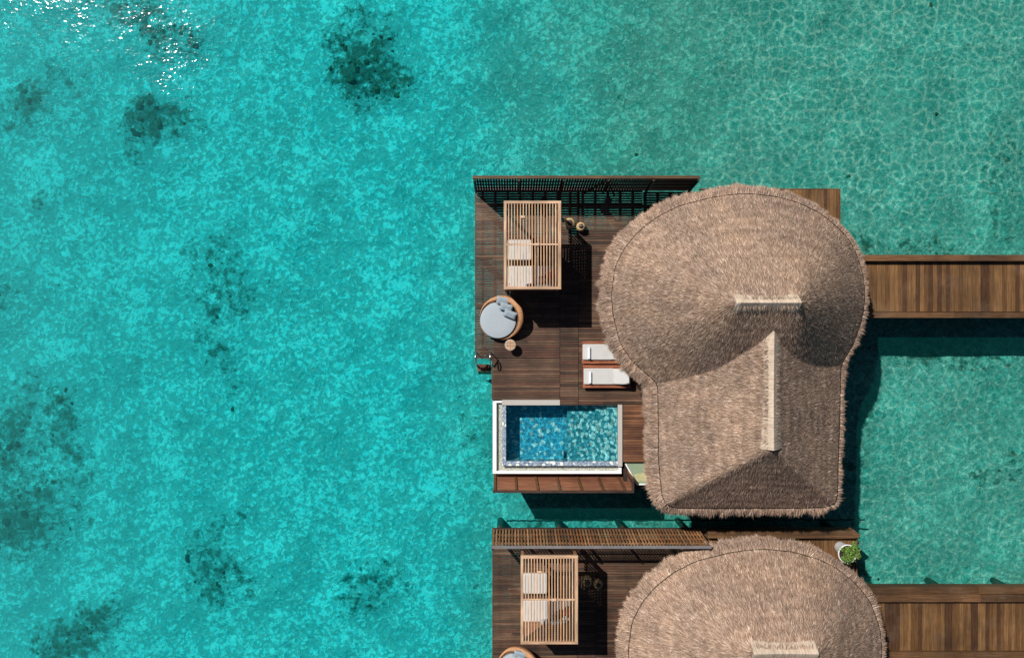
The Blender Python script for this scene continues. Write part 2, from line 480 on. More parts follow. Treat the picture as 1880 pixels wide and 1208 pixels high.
# ------------------------------------------------------------------ lagoon
CORAL = [(260,40,130,50,.8),(330,70,60,40,.7),(280,225,62,50,1),(60,180,85,50,.8),(670,95,62,70,1),(640,70,45,45,.8),(695,160,55,60,.85),
 (425,510,75,70,.62),(400,625,55,50,.6),(440,680,40,40,.5),(30,800,60,110,.85),(60,930,95,90,.85),(120,790,35,70,.75),(110,740,28,20,.6),
 (390,1010,60,80,.72),(430,1060,75,60,.75),(140,1172,72,48,1.0),(680,1085,62,50,.65),(90,370,35,35,.45),(820,990,60,40,.25),
 (1130,190,90,70,.3),(1650,450,140,45,.5),(1830,890,80,50,.42),(1720,635,180,45,.55),(965,945,30,30,.8),(1080,955,26,20,.8),(15,520,30,70,.55),(1845,330,50,150,.42),
 (735,20,50,22,.45),(1500,25,40,25,.35),(1790,60,60,30,.3),(1130,90,30,50,.3),(890,1100,30,60,.3),(1300,100,40,50,.25),(1570,800,26,160,.5),(320,770,20,30,.35),(1780,10,70,20,.25),(1130,935,170,35,.38),(1400,960,150,20,.4),(1640,610,120,30,.3),(1560,700,30,90,.4),(888,800,22,110,.42),(880,930,40,50,.35),(560,800,20,25,.3),(590,330,25,20,.25),(500,940,30,25,.25),(210,560,30,25,.3),(250,660,20,30,.25)]  # patches along the boardwalk also paint its shadow on the bed darker
def vnoise(x, y, scale, seed, octs=4):
    r = np.random.default_rng(seed); out = 0; amp = 1; tot = 0
    for k in range(octs):
        g = r.random((97, 97)); u = x / scale * 2**k + 40.3; w = y / scale * 2**k + 31.7
        iu = np.floor(u).astype(int); iw = np.floor(w).astype(int); fu = u - iu; fw = w - iw
        fu = fu*fu*(3-2*fu); fw = fw*fw*(3-2*fw)
        a = g[iu % 97, iw % 97]; b = g[(iu+1) % 97, iw % 97]; c_ = g[iu % 97, (iw+1) % 97]; d = g[(iu+1) % 97, (iw+1) % 97]
        out = out + amp * ((a*(1-fu)+b*fu)*(1-fw) + (c_*(1-fu)+d*fu)*fw); tot += amp; amp *= .55
    return out / tot
def fields(x, y, z):
    px = 940 + x * PPM * H / (H + ZD - z); py = 604 - y * PPM * H / (H + ZD - z)
    wx = px + (vnoise(x, y, 2.2, 3) - .5) * 130; wy = py + (vnoise(x, y, 2.2, 4) - .5) * 130
    cor = np.zeros_like(x)
    for cx, cy, rx, ry, s in CORAL:
        d = np.sqrt(((wx - cx) / rx)**2 + ((wy - cy) / ry)**2)
        cor = np.maximum(cor, s * np.clip(1.25 - .75 * d, 0, 1))
    gx = px + (vnoise(x, y, 5, 9) - .5) * 260
    green = np.clip((gx - 760) / 420, 0, 1); green = np.maximum(green, .0)
    green = green * np.clip(1.0 - .25 * np.clip((900 - px) / 100, 0, 1), 0, 1)
    caus = np.clip((px - 1150) / 300, 0, 1) * np.where(py < 330, 1., .55)  # strength of the painted caustic net by region
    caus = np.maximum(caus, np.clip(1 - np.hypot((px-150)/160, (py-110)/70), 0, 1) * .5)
    pale = np.clip((560 - gx * .4 - px * .6) / 520, 0, 1)
    fields.pale = pale
    return cor, green, caus
def sheet(name, z, step, mat, relief=0):
    xs = np.concatenate([[-1500, -600, -250, -130, -80, -50, -34], np.arange(-26, 26.01, step), [34, 50, 80, 130, 250, 600, 1500]])
    ys = np.concatenate([[-1500, -600, -250, -120, -70, -40, -26], np.arange(-19, 19.01, step), [26, 40, 70, 120, 250, 600, 1500]])
    X, Y = np.meshgrid(xs, ys); cor, gr, ca = fields(X.ravel(), Y.ravel(), z)
    Z = np.full(X.size, float(z))
    if relief: Z = Z + (vnoise(X.ravel(), Y.ravel(), 1.6, 21) - .5) * relief + cor * .25
    V = np.stack([X.ravel(), Y.ravel(), Z], 1); nx = len(xs); ny = len(ys)
    i, j = np.meshgrid(np.arange(nx - 1), np.arange(ny - 1)); a = (j * nx + i).ravel()
    Q = np.stack([a, a + 1, a + nx + 1, a + nx], 1)
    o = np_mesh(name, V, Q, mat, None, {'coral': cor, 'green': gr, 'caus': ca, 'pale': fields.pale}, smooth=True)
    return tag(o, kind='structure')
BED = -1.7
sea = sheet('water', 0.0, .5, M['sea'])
bed = sheet('seabed', BED, .2, M['bed'], relief=.35)
# loose coral heads and rubble on the bed
def rocks():
    V = []; F = []; A = []
    base = [(math.cos(a) * math.cos(e), math.sin(a) * math.cos(e), math.sin(e)) for e in (0, .6, 1.1) for a in [k * math.pi / 4 for k in range(8)]] + [(0, 0, 1)]
    base = np.array(base); fs = []
    for r_ in range(2):
        for k in range(8): fs.append((r_*8+k, r_*8+(k+1) % 8, (r_+1)*8+(k+1) % 8, (r_+1)*8+k))
    for k in range(8): fs.append((16+k, 16+(k+1) % 8, 24, 24))
    N = 34000
    x = rng.uniform(-25, 25, N); y = rng.uniform(-16.5, 16.5, N)
    cor, gr, _ = fields(x, y, BED)
    keep = rng.random(N) < np.clip(cor - .5, 0, 1) * .8 + .0003 + gr * .002
    x = x[keep]; y = y[keep]; cor = cor[keep]
    n = len(x); sz = rng.lognormal(-3.0, .38, n) * (1 + .5 * cor)
    nb = len(base)
    jit = 1 + (rng.random((n, nb)) - .5) * .7
    sc3 = np.stack([sz * rng.uniform(.7, 1.5, n), sz * rng.uniform(.7, 1.5, n), sz * rng.uniform(.5, 1.1, n)], 1)
    P = base[None] * jit[..., None] * sc3[:, None, :]
    z0 = BED + (vnoise(x, y, 1.6, 21) - .5) * .35 + cor * .25 - .03
    P += np.stack([x, y, z0], 1)[:, None, :]
    Fq = np.array(fs); tri = []
    for q in fs:
        if q[2] == q[3]: tri.append(q[:3])
        else: tri += [(q[0], q[1], q[2]), (q[0], q[2], q[3])]
    tri = np.array(tri); T = (tri[None] + (np.arange(n) * nb)[:, None, None]).reshape(-1, 3)
    var = np.repeat(rng.random(n) ** 1.3, nb)
    o = np_mesh('coral_rubble', P.reshape(-1, 3), T, M['coral'], None, {'var': var}, tri=True)
    tag(o, 'dark coral heads and rubble scattered over the lagoon bed', 'coral', kind='stuff')
rocks()
# submerged cable between the villas
mb = MB(); pts = []
for k in range(90):
    u = k / 89; px = 930 + u * 660; x, y = (px - 940) / PPM * 1.045, (604 - (956.5 - u * 2)) / PPM * 1.045
    pts.append((x, y + random.uniform(-.025, .025), -.35))
mb.tube(pts, .035, 6)
tag(mb.build('mooring_cable', M['cable'], smooth=True), 'thin dark cable under water between the two villas', 'cable')

# ------------------------------------------------------------------ boards
def boards_x(mb, x0, x1, y0, y1, zt, pitch=.104, gap=.012, th=.03, cut=None):
    n = max(1, round((y1 - y0) / pitch)); p = (y1 - y0) / n
    for k in range(n):
        ya = y0 + k * p + gap / 2; yb = y0 + (k + 1) * p - gap / 2
        xs = [x0]
        if cut:
            xx = x0 + random.uniform(.6, cut)
            while xx < x1 - .8: xs.append(xx); xx += random.uniform(cut * .7, cut)
        xs.append(x1)
        for a, b in zip(xs[:-1], xs[1:]):
            dz = random.uniform(-.002, .002)
            mb.box(a + (.003 if a > x0 else 0), b, ya, yb, zt - th, zt + dz, random.random())
def boards_y(mb, x0, x1, y0, y1, zt, pitch=.15, gap=.008, th=.03):
    n = max(1, round((x1 - x0) / pitch)); p = (x1 - x0) / n
    for k in range(n):
        dz = random.uniform(-.003, .003)
        mb.box(x0 + k * p + gap / 2, x0 + (k + 1) * p - gap / 2, y0, y1, zt - th, zt + dz, random.random())
def pile(parent, x, y, z1, r=.14):
    mb = MB(); mb.lathe((x, y, BED - .4), [(r, 0), (r, z1 - BED + .4)], 14)
    return mb.build('pile', M['pile'], parent, smooth=False)
def X(px): return (px - 940) / PPM
def Y(py): return (604 - py) / PPM

def make_deck(dx, dy, label, first):
    """timber deck of one villa; dx, dy shift in metres"""
    g = lambda a, b, c, d: (X(a) + dx, X(b) + dx, Y(d) + dy, Y(c) + dy)   # px0, px1, pytop, pybottom
    root = thing('timber_deck', label, 'deck', (X(872) + dx, Y(735) + dy, 0), 'timber decks of the two villas')
    def sec(a, b, c, d, cut=None, mat='deck_x', **kw):
        mb = MB(); x0, x1, y0, y1 = g(a, b, c, d); boards_x(mb, x0, x1, y0, y1, ZD, cut=cut, **kw)
        return mb.build('decking', M[mat], root)
    sec(873.5, 1027.6, 349.5, 400, 5.0, gap=.012)
    sec(873.5, 1027.6, 400, 657, 5.0, gap=.013)
    sec(904.5, 1027.6, 657.6, 733.5, None)
    sec(1028.4, 1061.6, 349.5, 400, None, gap=.013)
    sec(1028.4, 1061.6, 400, 742, None, gap=.013)
    sec(1062.4, 1180, 349.5, 407, 6.0, gap=.019)
    sec(1062.4, 1180, 407, 605, 6.0, gap=.013)
    sec(1062.4, 1250, 605.5, 742, 6.0)
    sec(1144, 1300, 742.6, 848, 4.0, 'deck_warm')
    sec(1180.5, 1300, 352, 605, 6.0, gap=.017)
    mb = MB()
    boards_y(mb, *g(1300, 1541, 348.5, 466), ZD, .13)
    mb.build('decking', M['deck_y'], root)
    mb = MB()
    for a, b, c, d in ((1300.5, 1541, 470, 600), (1250.5, 1515, 605.5, 742), (1300.5, 1500, 742.6, 900)):
        boards_x(mb, *g(a, b, c, d), ZD, .13)
    mb.build('decking', M['deck_x'], root)
    # fascia boards along the outer edges
    mb = MB()
    for a, b, c, d in ((872, 873.3, 350, 658.6), (873.4, 903.9, 657.4, 658.6), (902.7, 904.2, 658.8, 733.8), (1541.2, 1543, 346.5, 600), (1286, 1541, 346.5, 348.2)):
        x0, x1, y0, y1 = g(a, b, c, d); mb = MB(); mb.box(x0, x1, y0, y1, ZD - .28, ZD + .012, .8); mb.build('fascia', M['beam_x'], root)
    # joists and bearers
    mb = MB()
    for px in list(range(884, 1300, 23)):
        x0, x1, y0, y1 = g(px, px + 4.6, 353, 657 if px < 905 else 733)
        mb.box(x0, x1, y0, y1, ZD - .2, ZD - .034, random.random())
    for px in (1025.5, 1059.5):
        x0, x1, y0, y1 = g(px, px + 5, 350, 740); mb.box(x0, x1, y0, y1, ZD - .2, ZD - .036)
    mb.build('joists', M['joist'], root)
    mb = MB()
    for py in (374, 470, 560):
        x0, x1, y0, y1 = g(874, 1300, py, py + 5); mb.box(x0, x1, y0, y1, ZD - .42, ZD - .204)
    mb.build('bearers', M['joist'], root)
    mb = MB()   # closed sub-floor of the southern half and below the house
    for a, b, c, d in ((906, 1060, 612, 733), (1061, 1296, 420, 741), (1296.2, 1500, 352, 741), (1146, 1498, 741.2, 898), (1500.2, 1539, 352, 598)):
        x0, x1, y0, y1 = g(a, b, c, d); mb.box(x0, x1, y0, y1, ZD - .5, ZD - .208)
    mb.build('subfloor', M['joist'], root)
    for px, py in ((885, 365), (885, 470), (885, 575), (885, 645), (915, 720), (1000, 365), (1000, 720), (1120, 365), (1240, 365), (1380, 365), (1530, 365), (1530, 470), (1530, 585), (1480, 690), (1480, 860), (1400, 890), (1300, 890), (1200, 890), (1150, 850)):
        pile(root, X(px) + dx, Y(py) + dy, ZD - .43)
    return root
DX, DY = 31.5 / PPM, -651 / PPM
make_deck(0, 0, 'dark timber deck around the upper villa, with the pool cut into its lower side', True)

# lower villa's deck
def lower_deck():
    root = thing('timber_deck', 'dark timber deck of the lower villa, cut off by the bottom edge of the photo', 'deck', (X(904), Y(1300), 0), 'timber decks of the two villas')
    def sec(a, b, c, d, cut=None, mat='deck_x', **kw):
        mb = MB(); boards_x(mb, X(a), X(b), Y(d), Y(c), ZD, cut=cut, **kw)
        return mb.build('decking', M[mat], root)
    sec(905.3, 1059.5, 971, 1051, 5.0, gap=.012)
    sec(905.3, 1059.5, 1051, 1308, 5.0, gap=.013)
    sec(1060.3, 1093.5, 971, 1051, None, gap=.013)
    sec(1060.3, 1093.5, 1051, 1393, None, gap=.013)
    sec(1094.3, 1210, 971, 1058, 6.0, gap=.019)
    sec(1094.3, 1210, 1058, 1256, 6.0, gap=.013)
    sec(1210.5, 1299.5, 971, 1256, 6.0, gap=.017)
    sec(937, 1059.5, 1308.6, 1384, None)
    sec(1094.3, 1570.6, 1256.5, 1393, 6.0)
    sec(1190, 1556, 1393.6, 1556, 6.0)
    mb = MB(); boards_y(mb, X(1300), X(1570.6), Y(1256), Y(985), ZD, .165)
    mb.build('decking', M['deck_y'], root)
    mb = MB()
    # broad two-board curb along the north edge with a cut corner, and the rail down the east side
    for c, d in ((970.5, 977.5), (978, 984.6)):
        x1 = 1558 if c < 975 else 1566
        z = ZD + (.34 if c < 975 else .30)
        xa, ya = X(1296), Y(d); xb, yb = X(x1), Y(c)
        mb.box(xa, xb, ya, yb, ZD - .3, z)
    p0 = (X(1559), Y(971.5), ZD + .1); p1 = (X(1571), Y(981.5), ZD + .1)
    mb.beam(p0, p1, .18, .45, side=(1, 1, 0))
    mb.build('curb', M['beam_x'], root)
    mb = MB()
    mb.box(X(1570.8), X(1573), Y(1256), Y(982.5), ZD - .28, ZD + .05, .9)
    mb.build('fascia', M['beam_x'], root)
    mb = MB(); mb.box(X(903.6), X(905.1), Y(1308), Y(969), ZD - .28, ZD + .012, .8)
    mb.build('fascia', M['beam_x'], root)
    mb = MB()
    for px in range(915, 1320, 23): mb.box(X(px), X(px + 4.6), Y(1305), Y(972), ZD - .2, ZD - .034)
    for px in (1057.5, 1091.5): mb.box(X(px), X(px + 5), Y(1305), Y(971), ZD - .2, ZD - .036)
    mb.build('joists', M['joist'], root)
    mb = MB()
    for py in (993, 1121, 1211): mb.box(X(906), X(1300), Y(py + 5), Y(py), ZD - .42, ZD - .204)
    mb.build('bearers', M['joist'], root)
    mb = MB(); mb.box(X(1094), X(1568), Y(1390), Y(1040), ZD - .5, ZD - .208); mb.box(X(1290), X(1568), Y(1039.8), Y(990), ZD - .5, ZD - .208)
    mb.box(X(1192), X(1554), Y(1554), Y(1390.3), ZD - .5, ZD - .208); mb.box(X(938), X(1092), Y(1380), Y(1300), ZD - .5, ZD - .208)
    mb.build('subfloor', M['joist'], root)
    for px, py in ((917, 985), (917, 1100), (917, 1200), (1030, 985), (1150, 985), (1270, 985), (1400, 985), (1560, 990), (1560, 1120), (1560, 1240), (1540, 1380), (1540, 1540), (1370, 1540), (1205, 1540), (1205, 1400), (950, 1370), (1080, 1370)):
        pile(root, X(px), Y(py), ZD - .43)
lower_deck()

# ------------------------------------------------------------------ boardwalks
def boardwalk(label, xs, ya, yb, beams, pitch):
    root = thing('boardwalk', label, 'boardwalk', (X(xs), Y((ya + yb) / 2), 0), 'boardwalks leading to the villas')
    mb = MB(); xe = 2500
    boards_y(mb, X(xs), X(xe), Y(yb), Y(ya), ZD, pitch)
    mb.build('decking', M['deck_y'], root)
    for a, b, h in beams:
        mb = MB(); x = X(xs)
        ya_ = W(0, a, h)[1]; yb_ = W(0, b, h)[1]
        while x < X(xe):
            x2 = min(x + random.uniform(3.6, 5.2), X(xe)); mb.box(x, x2 - .004, yb_, ya_, ZD - .3, ZD + h, random.random()); x = x2
        mb.build('curb', M['beam_x'], root, bevel=.008)
    for px in range(1640, 2500, 130):
        for py in (ya + 6, yb - 6): pile(root, X(px), Y(py), ZD - .04)
boardwalk('brown plank boardwalk joining the upper villa, sea on both sides', 1546, 480, 572, ((468, 479.3, .27), (573, 583.6, .18)), .18)
boardwalk('brown plank boardwalk joining the lower villa, at the bottom right', 1577, 1099, 1196, ((1077, 1091, .14), (1091.3, 1105, .26), (1196.5, 1208, .18)), .155)

# ------------------------------------------------------------------ slatted screens
def screen(label, pxs, yb, yt, h, lit, end=None):
    x0, x1 = X(pxs[0]), X(pxs[1]); yB = Y(yb); yT = W(0, yt, h)[1]
    root = thing('slatted_screen', label, 'screen', ((x0 + x1) / 2, yB, ZD), 'slatted privacy screens')
    z0, z1 = ZD + .12, ZD + h
    P = lambda x, u, off=0: (x, yB + (yT - yB) * u + off, z0 + (z1 - z0) * u)
    x = x0 + .04
    mb = MB()
    while x < x1:
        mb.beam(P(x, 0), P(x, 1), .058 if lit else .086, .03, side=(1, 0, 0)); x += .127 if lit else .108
    s_ = mb.build('slats', M['slat'] if lit else M['dark_frame'], root)  # sunlit screen in bright timber, shaded screen in dark: shade put in colour
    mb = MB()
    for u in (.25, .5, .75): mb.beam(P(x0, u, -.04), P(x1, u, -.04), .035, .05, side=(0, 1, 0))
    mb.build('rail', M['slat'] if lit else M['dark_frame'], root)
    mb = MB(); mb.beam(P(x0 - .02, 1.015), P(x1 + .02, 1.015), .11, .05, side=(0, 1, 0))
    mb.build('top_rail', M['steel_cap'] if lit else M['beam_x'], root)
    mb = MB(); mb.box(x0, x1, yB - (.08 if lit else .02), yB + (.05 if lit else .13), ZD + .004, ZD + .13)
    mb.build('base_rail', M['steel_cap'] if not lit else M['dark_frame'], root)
    k = 0; n = 6
    for k in range(n):
        xx = x0 + .03 + (x1 - x0 - .06) * k / (n - 1)
        mb = MB(); mb.beam(P(xx, 0, -.10), P(xx, 1, -.10), .07, .09)
        mb.build('post', M['dark_frame'], root)
    if not lit:
        for pa in (1072,):
            mb = MB(); mb.beam((X(pa), yB - .15, ZD + .3), (X(pa) + .75, yT - .1, ZD + h - .05), .06, .06)
            mb.beam((X(pa) + 1.25, yB - .28, ZD + .25), (X(pa) + .75, yT - .1, ZD + h - .05), .06, .06)
            mb.build('brace', M['dark_frame'], root)
    return root
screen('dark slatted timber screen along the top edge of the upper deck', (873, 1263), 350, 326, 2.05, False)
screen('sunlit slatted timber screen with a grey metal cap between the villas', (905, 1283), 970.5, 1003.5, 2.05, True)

# boarded privacy wall below the pool
def skirt():
    h = .5; xa, xb = X(905.5), X(1147); yB = Y(871.2); yT = W(0, 902, h)[1]; xbT = W(1162, 0, h)[0]; xaT = W(906, 0, h)[0]
    zb, zt = ZD - 1.0, ZD + h
    root = thing('boarded_screen', 'brown boarded screen with seven battens below the pool', 'screen', (X(1025), yB, ZD))
    def Q(u, v, off=0):
        a = xa + (xaT - xa) * v; b = xb + (xbT - xb) * v
        return (a + (b - a) * u, yB + (yT - yB) * v + off, zb + (zt - zb) * v)
    mb = MB(); n = 17
    for k in range(n):
        v0 = k / n + .003; v1 = (k + 1) / n - .003
        vs = [Q(0, v0), Q(1, v0), Q(1, v1), Q(0, v1), Q(0, v0, -.03), Q(1, v0, -.03), Q(1, v1, -.03), Q(0, v1, -.03)]
        mb.add(vs, [(0, 1, 2, 3), (7, 6, 5, 4), (0, 4, 5, 1), (1, 5, 6, 2), (2, 6, 7, 3), (3, 7, 4, 0)])
    mb.build('boards', M['skirt'], root)
    for u in (.012, .165, .32, .478, .635, .79, .945):
        mb = MB(); a = Q(u, 0, .035); b = Q(u, 1, .035); mb.beam(a, b, .09, .05, side=(1, 0, 0), var=.5)
        mb.build('batten', M['beam_x'], root)
    mb = MB(); a = Q(0, 1.0); b = Q(1, 1.0)
    mb.beam((a[0] - .03, a[1], a[2] + .02), (b[0] + .04, b[1], b[2] + .02), .10, .06, side=(0, 1, 0), var=.3)
    mb.build('top_rail', M['dark_frame'], root)
    # the return at the east end
    mb = MB(); yN = Y(852); yNT = W(0, 878, h)[1]
    for k in range(n):
        v0 = k / n + .003; v1 = (k + 1) / n - .003
        def E(v, s, off): 
            q = Q(1, v); y = q[1] if s == 0 else yN + (yNT - yN) * v
            return (q[0] + off, y + (.003 if s == 0 else 0), q[2])
        vs = [E(v0, 0, 0), E(v0, 1, 0), E(v1, 1, 0), E(v1, 0, 0), E(v0, 0, .03), E(v0, 1, .03), E(v1, 1, .03), E(v1, 0, .03)]
        mb.add(vs, [(0, 3, 2, 1), (4, 5, 6, 7), (0, 1, 5, 4), (1, 2, 6, 5), (2, 3, 7, 6), (3, 0, 4, 7)])
    mb.build('boards', M['skirt'], root)
    mb = MB(); q = Q(1, 1); mb.beam((q[0], q[1] + .06, q[2] + .02), (q[0], yNT, q[2] + .02), .09, .06, side=(1, 0, 0), var=.3)
    mb.build('top_rail', M['dark_frame'], root)
    mb = MB(); mb.beam((xb - .06, yN - .12, ZD - .6), (q[0] - .06, yNT - .12, q[2]), .05, .08, var=.5); mb.build('batten', M['dark_frame'], root)
skirt()

# ------------------------------------------------------------------ pool
def pool():
    root = thing('plunge_pool', 'rectangular plunge pool with pebble mosaic and white rim beside the deck', 'pool', (X(1025), Y(800), ZD))
    zw = ZD - .06
    x0, x1, y0, y1 = X(929), X(1134), Y(847), Y(744)      # inside of the basin
    xs = X(1043); zd = ZD - 1.12; zs = ZD - .55
    mb = MB()
    mb.box(x0 - .15, xs, y0 - .14, y1 + .14, zd - .1, zd)                 # deep floor
    mb.box(xs, x1 + .1, y0 - .14, y1 + .14, zd - .1, zs)                  # shallow shelf
    mb.box(x1 - .9, x1 + .1, y0 + .002, y1 - .002, zs, zs + .18)          # steps at the east end
    mb.box(x1 - .42, x1 + .1, y0 + .004, y1 - .004, zs + .18, zs + .33)
    mb.box(x0 - .002, x1 + .1, y1, y1 + .12, zd - .05, zw + .0)           # north wall below coping
    mb.box(x0 + .6, xs - .15, y0 + .001, y0 + .34, zd, zd + .4)           # bench along the south wall
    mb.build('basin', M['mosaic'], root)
    mb = MB(); mb.box(x0 - .16, x0, y0 - .185, y1 + .0, zd - .05, ZD - .045); mb.box(x0 + .001, x1, y0 - .185, y0, zd - .05, ZD - .045)
    mb.build('overflow_wall', M['mosaic_edge'], root)
    mb = MB(); mb.box(X(921.5), X(1028), Y(743.8), Y(734), ZD - .5, ZD + .02)
    mb.build('coping', M['coping'], root, bevel=.006)
    mb = MB(); mb.box(X(1134.2), X(1142.5), Y(856), Y(742.8), ZD - 1.1, ZD + .02)
    mb.build('coping', M['coping'], root, bevel=.006)
    mb = MB(); mb.box(X(1028.3), X(1134), Y(743.9), Y(742.7), ZD - .9, ZD - .004); mb.build('fascia', M['deck_x'], root)
    mb = MB()   # gravel channel outside the overflow wall
    mb.box(X(910.5), X(922), Y(866), Y(740), ZD - .5, ZD - .30); mb.box(X(922) + .001, X(1138), Y(866), Y(855), ZD - .5, ZD - .30)
    mb.build('gravel_bed', M['gravel'], root)
    mb = MB()   # white outer rim
    mb.box(X(904.5), X(911.5), Y(870.5), Y(734.2), ZD - .8, ZD - .12)
    mb.box(X(911.5) + .001, X(1142), Y(870.5), Y(865.5), ZD - .8, ZD - .12)
    mb.box(X(911.5) + .001, X(921.3), Y(740), Y(734.2), ZD - .8, ZD - .12)
    mb.box(X(1137), X(1142), Y(865.3), Y(857), ZD - .8, ZD - .12)
    mb.build('rim', M['white_paint'], root, bevel=.012)
    mb = MB(); mb.box(X(908), X(1140), Y(868), Y(738), ZD - 1.6, zd - .12); mb.build('shell', M['coping'], root)
    n = 2; mb = MB(); mb.grid([[(x0, y0, zw), (x1 + .05, y0, zw)], [(x0, y1, zw), (x1 + .05, y1, zw)]])
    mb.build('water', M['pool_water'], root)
    for px in (925, 1025, 1125):
        for py in (750, 855): pile(root, X(px), Y(py), ZD - 1.6)
pool()

# pale green glazed corner by the pool
def corner():
    root = thing('glazed_bath_corner', 'pale green floor with a white edge between the pool and the thatched roof', 'floor', (X(1175), Y(870), ZD))
    out = [(1149, 851.5), (1250, 851.5), (1250, 888), (1169.5, 888)]
    mb = MB(); z = ZD - .03
    top = [(X(a), Y(b), z) for a, b in out]; bot = [(p[0], p[1], z - .12) for p in top]
    mb.add(top + bot, [(3, 2, 1, 0), (4, 5, 6, 7), (0, 1, 5, 4), (1, 2, 6, 5), (2, 3, 7, 6), (3, 0, 4, 7)])
    mb.build('floor_panel', M['green_glass'], root)
    mb = MB()
    m_ = [(1163, 871), (1200, 864), (1240, 866), (1240, 883.5), (1170, 883.5)]
    tp = [(X(a), Y(b), z + .012) for a, b in m_]; bt = [(p[0], p[1], z + .004) for p in tp]; n = 5
    mb.add(tp + bt, [tuple(reversed(range(n))), tuple(range(n, 2*n))] + [(i, (i+1) % n, n + (i+1) % n, n + i) for i in range(n)])
    mb.build('mat', M['sand_mat'], root)
    mb = MB(); mb.beam((X(1148.5), Y(851.5), ZD - .02), (X(1169), Y(888), ZD - .02), .05, .14, side=(1, 1, 0)); mb.beam((X(1168.5), Y(888.6), ZD - .02), (X(1250), Y(888.6), ZD - .02), .05, .14, side=(0, 1, 0))
    mb.build('edge_trim', M['white_paint'], root)
corner()

# ------------------------------------------------------------------ thatched villas
SEAM_C = [(1206,703),(1181,681),(1159,662),(1138,630),(1125,578),(1122,542),(1129,489),(1148,453),(1172,425),(1205,399),(1247,378),(1306,363),(1340,358),(1373,356),(1423,361),(1467,373),(1506,392),(1545,425),(1566,453),(1583,501),(1587,542),(1583,578),(1568,626),(1546,663)]
SEAM_S = [(1543,674),(1541,720),(1540,769),(1535,847),(1534,890),(1533,907),(1528,920),(1518,928),(1500,930),(1455,931),(1329,932),(1245,931),(1228,928),(1219,921),(1214,913),(1211,880),(1208,838),(1208,769),(1207,706)]
HIDDEN = [(1520,700),(1480,735),(1430,756),(1370,762),(1300,752),(1245,728)]     # the round roof's own edge under the hip roof
def resample(P, step):
    P = np.array(P, float); Q = np.vstack([P, P[:1]]); d = np.hypot(*np.diff(Q, axis=0).T); s = np.concatenate([[0], np.cumsum(d)])
    n = int(s[-1] / step); t = np.linspace(0, s[-1], n, endpoint=False)
    return np.stack([np.interp(t, s, Q[:, 0]), np.interp(t, s, Q[:, 1])], 1)
def smooth_loop(P, k):
    for _ in range(k): P = .5 * P + .25 * np.roll(P, 1, 0) + .25 * np.roll(P, -1, 0)
    return P
def inside(x, y, P):
    c = np.zeros(x.shape, bool); n = len(P)
    for i in range(n):
        x0, y0 = P[i]; x1, y1 = P[i-1]
        if y0 == y1: continue
        t = ((y0 > y) != (y1 > y)) & (x < (x1 - x0) * (y - y0) / (y1 - y0) + x0); c ^= t
    return c
def dist_loop(x, y, P):
    best = np.full(x.shape, 1e9); Q = np.roll(P, -1, 0)
    for a, b in zip(P, Q):
        d = b - a; L = d @ d + 1e-12
        t = np.clip(((x - a[0]) * d[0] + (y - a[1]) * d[1]) / L, 0, 1)
        best = np.minimum(best, np.hypot(x - a[0] - t * d[0], y - a[1] - t * d[1]))
    return best

